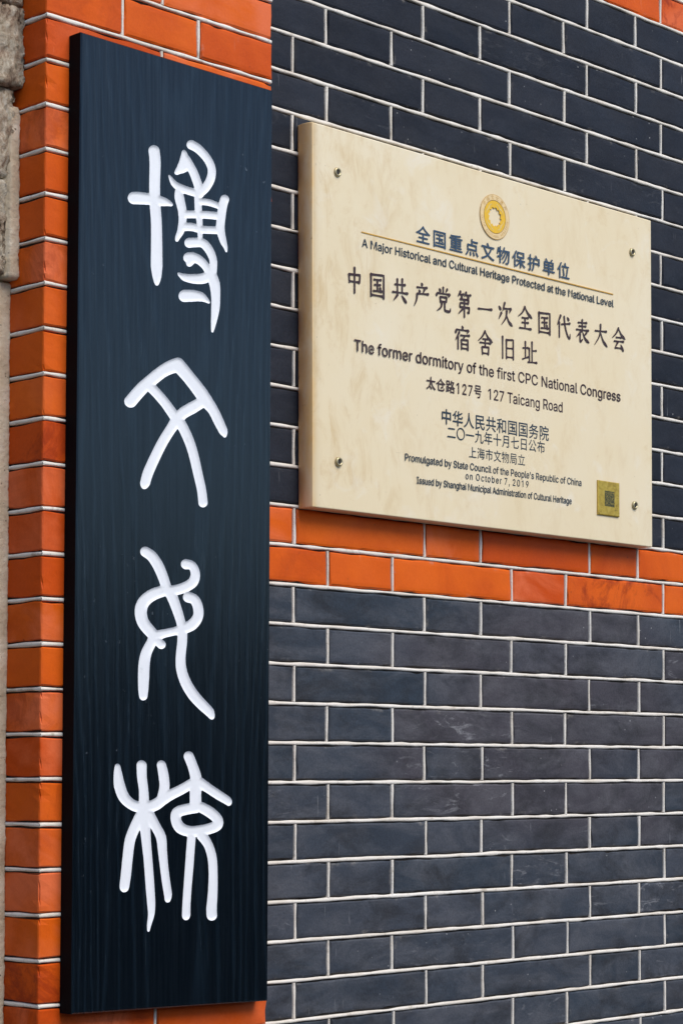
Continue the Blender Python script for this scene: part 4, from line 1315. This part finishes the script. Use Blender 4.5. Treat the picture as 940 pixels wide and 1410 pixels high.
def arc_text(body, rad, centre_deg, span_deg, size, inward):
    vs, fs = [], []
    n = len(body)
    for i, chx in enumerate(body):
        if chx == ' ':
            continue
        cu = bpy.data.curves.new('tmp', 'FONT')
        cu.body = chx
        cu.size = size
        cu.align_x = 'CENTER'
        cu.offset = .0
        cu.resolution_u = 2
        t = bpy.data.objects.new('tmp', cu)
        COL.objects.link(t)
        dg = bpy.context.evaluated_depsgraph_get()
        me = bpy.data.meshes.new_from_object(t.evaluated_get(dg))
        fr = (i + .5) / n - .5
        if inward:   # bottom, reads left to right
            a = math.radians(centre_deg + fr * span_deg)
            up = a + math.pi
            r = rad + size * .35
        else:
            a = math.radians(centre_deg - fr * span_deg)
            up = a
            r = rad - size * .35
        ux, uz = math.cos(up), math.sin(up)
        rx, rz = uz, -ux
        o = len(vs)
        for vv in me.vertices:
            x, z = vv.co.x, vv.co.y
            vs.append((EC[0] + r * math.cos(a) + rx * x + ux * z, TY - .0002, EC[1] + r * math.sin(a) + rz * x + uz * z))
        for p in me.polygons:
            fs.append(tuple(o + q for q in p.vertices))
        bpy.data.objects.remove(t)
        bpy.data.curves.remove(cu)
        bpy.data.meshes.remove(me)
    mb = MB()
    mb.add(vs, fs)
    return mb.build('ring_writing', M_RING, emb, QO)


arc_text('中国文化遗产', .0248, 90, 130, .0058, False)
arc_text('CHINA CULTURAL HERITAGE', .0248, 270, 175, .0046, True)

# ---- four screws with cup washers
for (sx, sz) in ((.0459, 2.3174), (.6218, 2.3176), (.0475, 1.9723), (.6254, 1.9697)):
    so = (sx, TY, sz)
    prof = [(.0058, .0006), (.0056, -.0012), (.0046, -.0023), (.0034, -.0020), (.0028, -.0012)]
    V, F = [], []
    n = 20
    for r, y in prof:
        for i in range(n):
            a = 2 * math.pi * i / n
            V.append((r * math.cos(a), y, r * math.sin(a)))
    for k in range(len(prof) - 1):
        for i in range(n):
            j = (i + 1) % n
            F.append((k * n + i, k * n + j, (k + 1) * n + j, (k + 1) * n + i))
    o = mesh_obj('screw', V, [q[::-1] for q in F], M_SCREW, pq, None, None, True)
    o.location = (so[0] - QO[0], so[1] - QO[1], so[2] - QO[2])
    V = [(.0028 * math.cos(2 * math.pi * i / n), -.0011, .0028 * math.sin(2 * math.pi * i / n)) for i in range(n)]
    V += [(.0013 * math.cos(2 * math.pi * i / 6), .0004, .0013 * math.sin(2 * math.pi * i / 6)) for i in range(6)]
    hole = mesh_obj('screw_head', V[:n], [tuple(range(n))], M_HOLE, o)

# ---- small brass tag
tx0, tx1, tz0, tz1 = .5424, .5897, 1.9503, 1.9967
mb = MB()
c = .0012
yb, yf = FY + .0008, TY - .0016
V = [(tx0, yb, tz0), (tx1, yb, tz0), (tx1, yb, tz1), (tx0, yb, tz1), (tx0, yf + .0006, tz0), (tx1, yf + .0006, tz0), (tx1, yf + .0006, tz1), (tx0, yf + .0006, tz1),
     (tx0 + c, yf, tz0 + c), (tx1 - c, yf, tz0 + c), (tx1 - c, yf, tz1 - c), (tx0 + c, yf, tz1 - c)]
F = [(8, 9, 10, 11)]
for k in (0, 4):
    for i in range(4):
        j = (i + 1) % 4
        F.append((k + i, k + j, k + 4 + j, k + 4 + i))
mb.add(V, F)
tag = mb.build('brass_tag', M_BRASS, pq, QO)
mb = MB()  # mottled dark square standing in for the code on the tag
mb.add([(.5565, yf - .0001, 1.9630), (.5780, yf - .0001, 1.9625), (.5778, yf - .0001, 1.9835), (.5567, yf - .0001, 1.9838)], [(0, 1, 2, 3)])
mb.build('code_square', M_CODE, tag, (0, 0, 0), fn=lambda p: (p[0] - QO[0], p[1] - QO[1], p[2] - QO[2]))

# ------------------------------------------------------------------ unseen wall added behind the camera to darken the signboard's lower reflections
lw = empty('added_wall', (0, -7.0, 0), 'added unseen grey wall with coping, there for the signboard to reflect', 'wall')
mb = MB(); mb.add(*box(-14, 18, -7.25, -7.0, 0, 2.5))
mb.build('plaster', mat_flat('plaster', (.12, .12, .115), .9), lw, (0, -7, 0))
mb = MB(); mb.add(*box(-14.1, 18.1, -7.32, -6.93, 2.5, 2.6))
mb.build('coping', mat_flat('coping', (.16, .155, .15), .9), lw, (0, -7, 0))
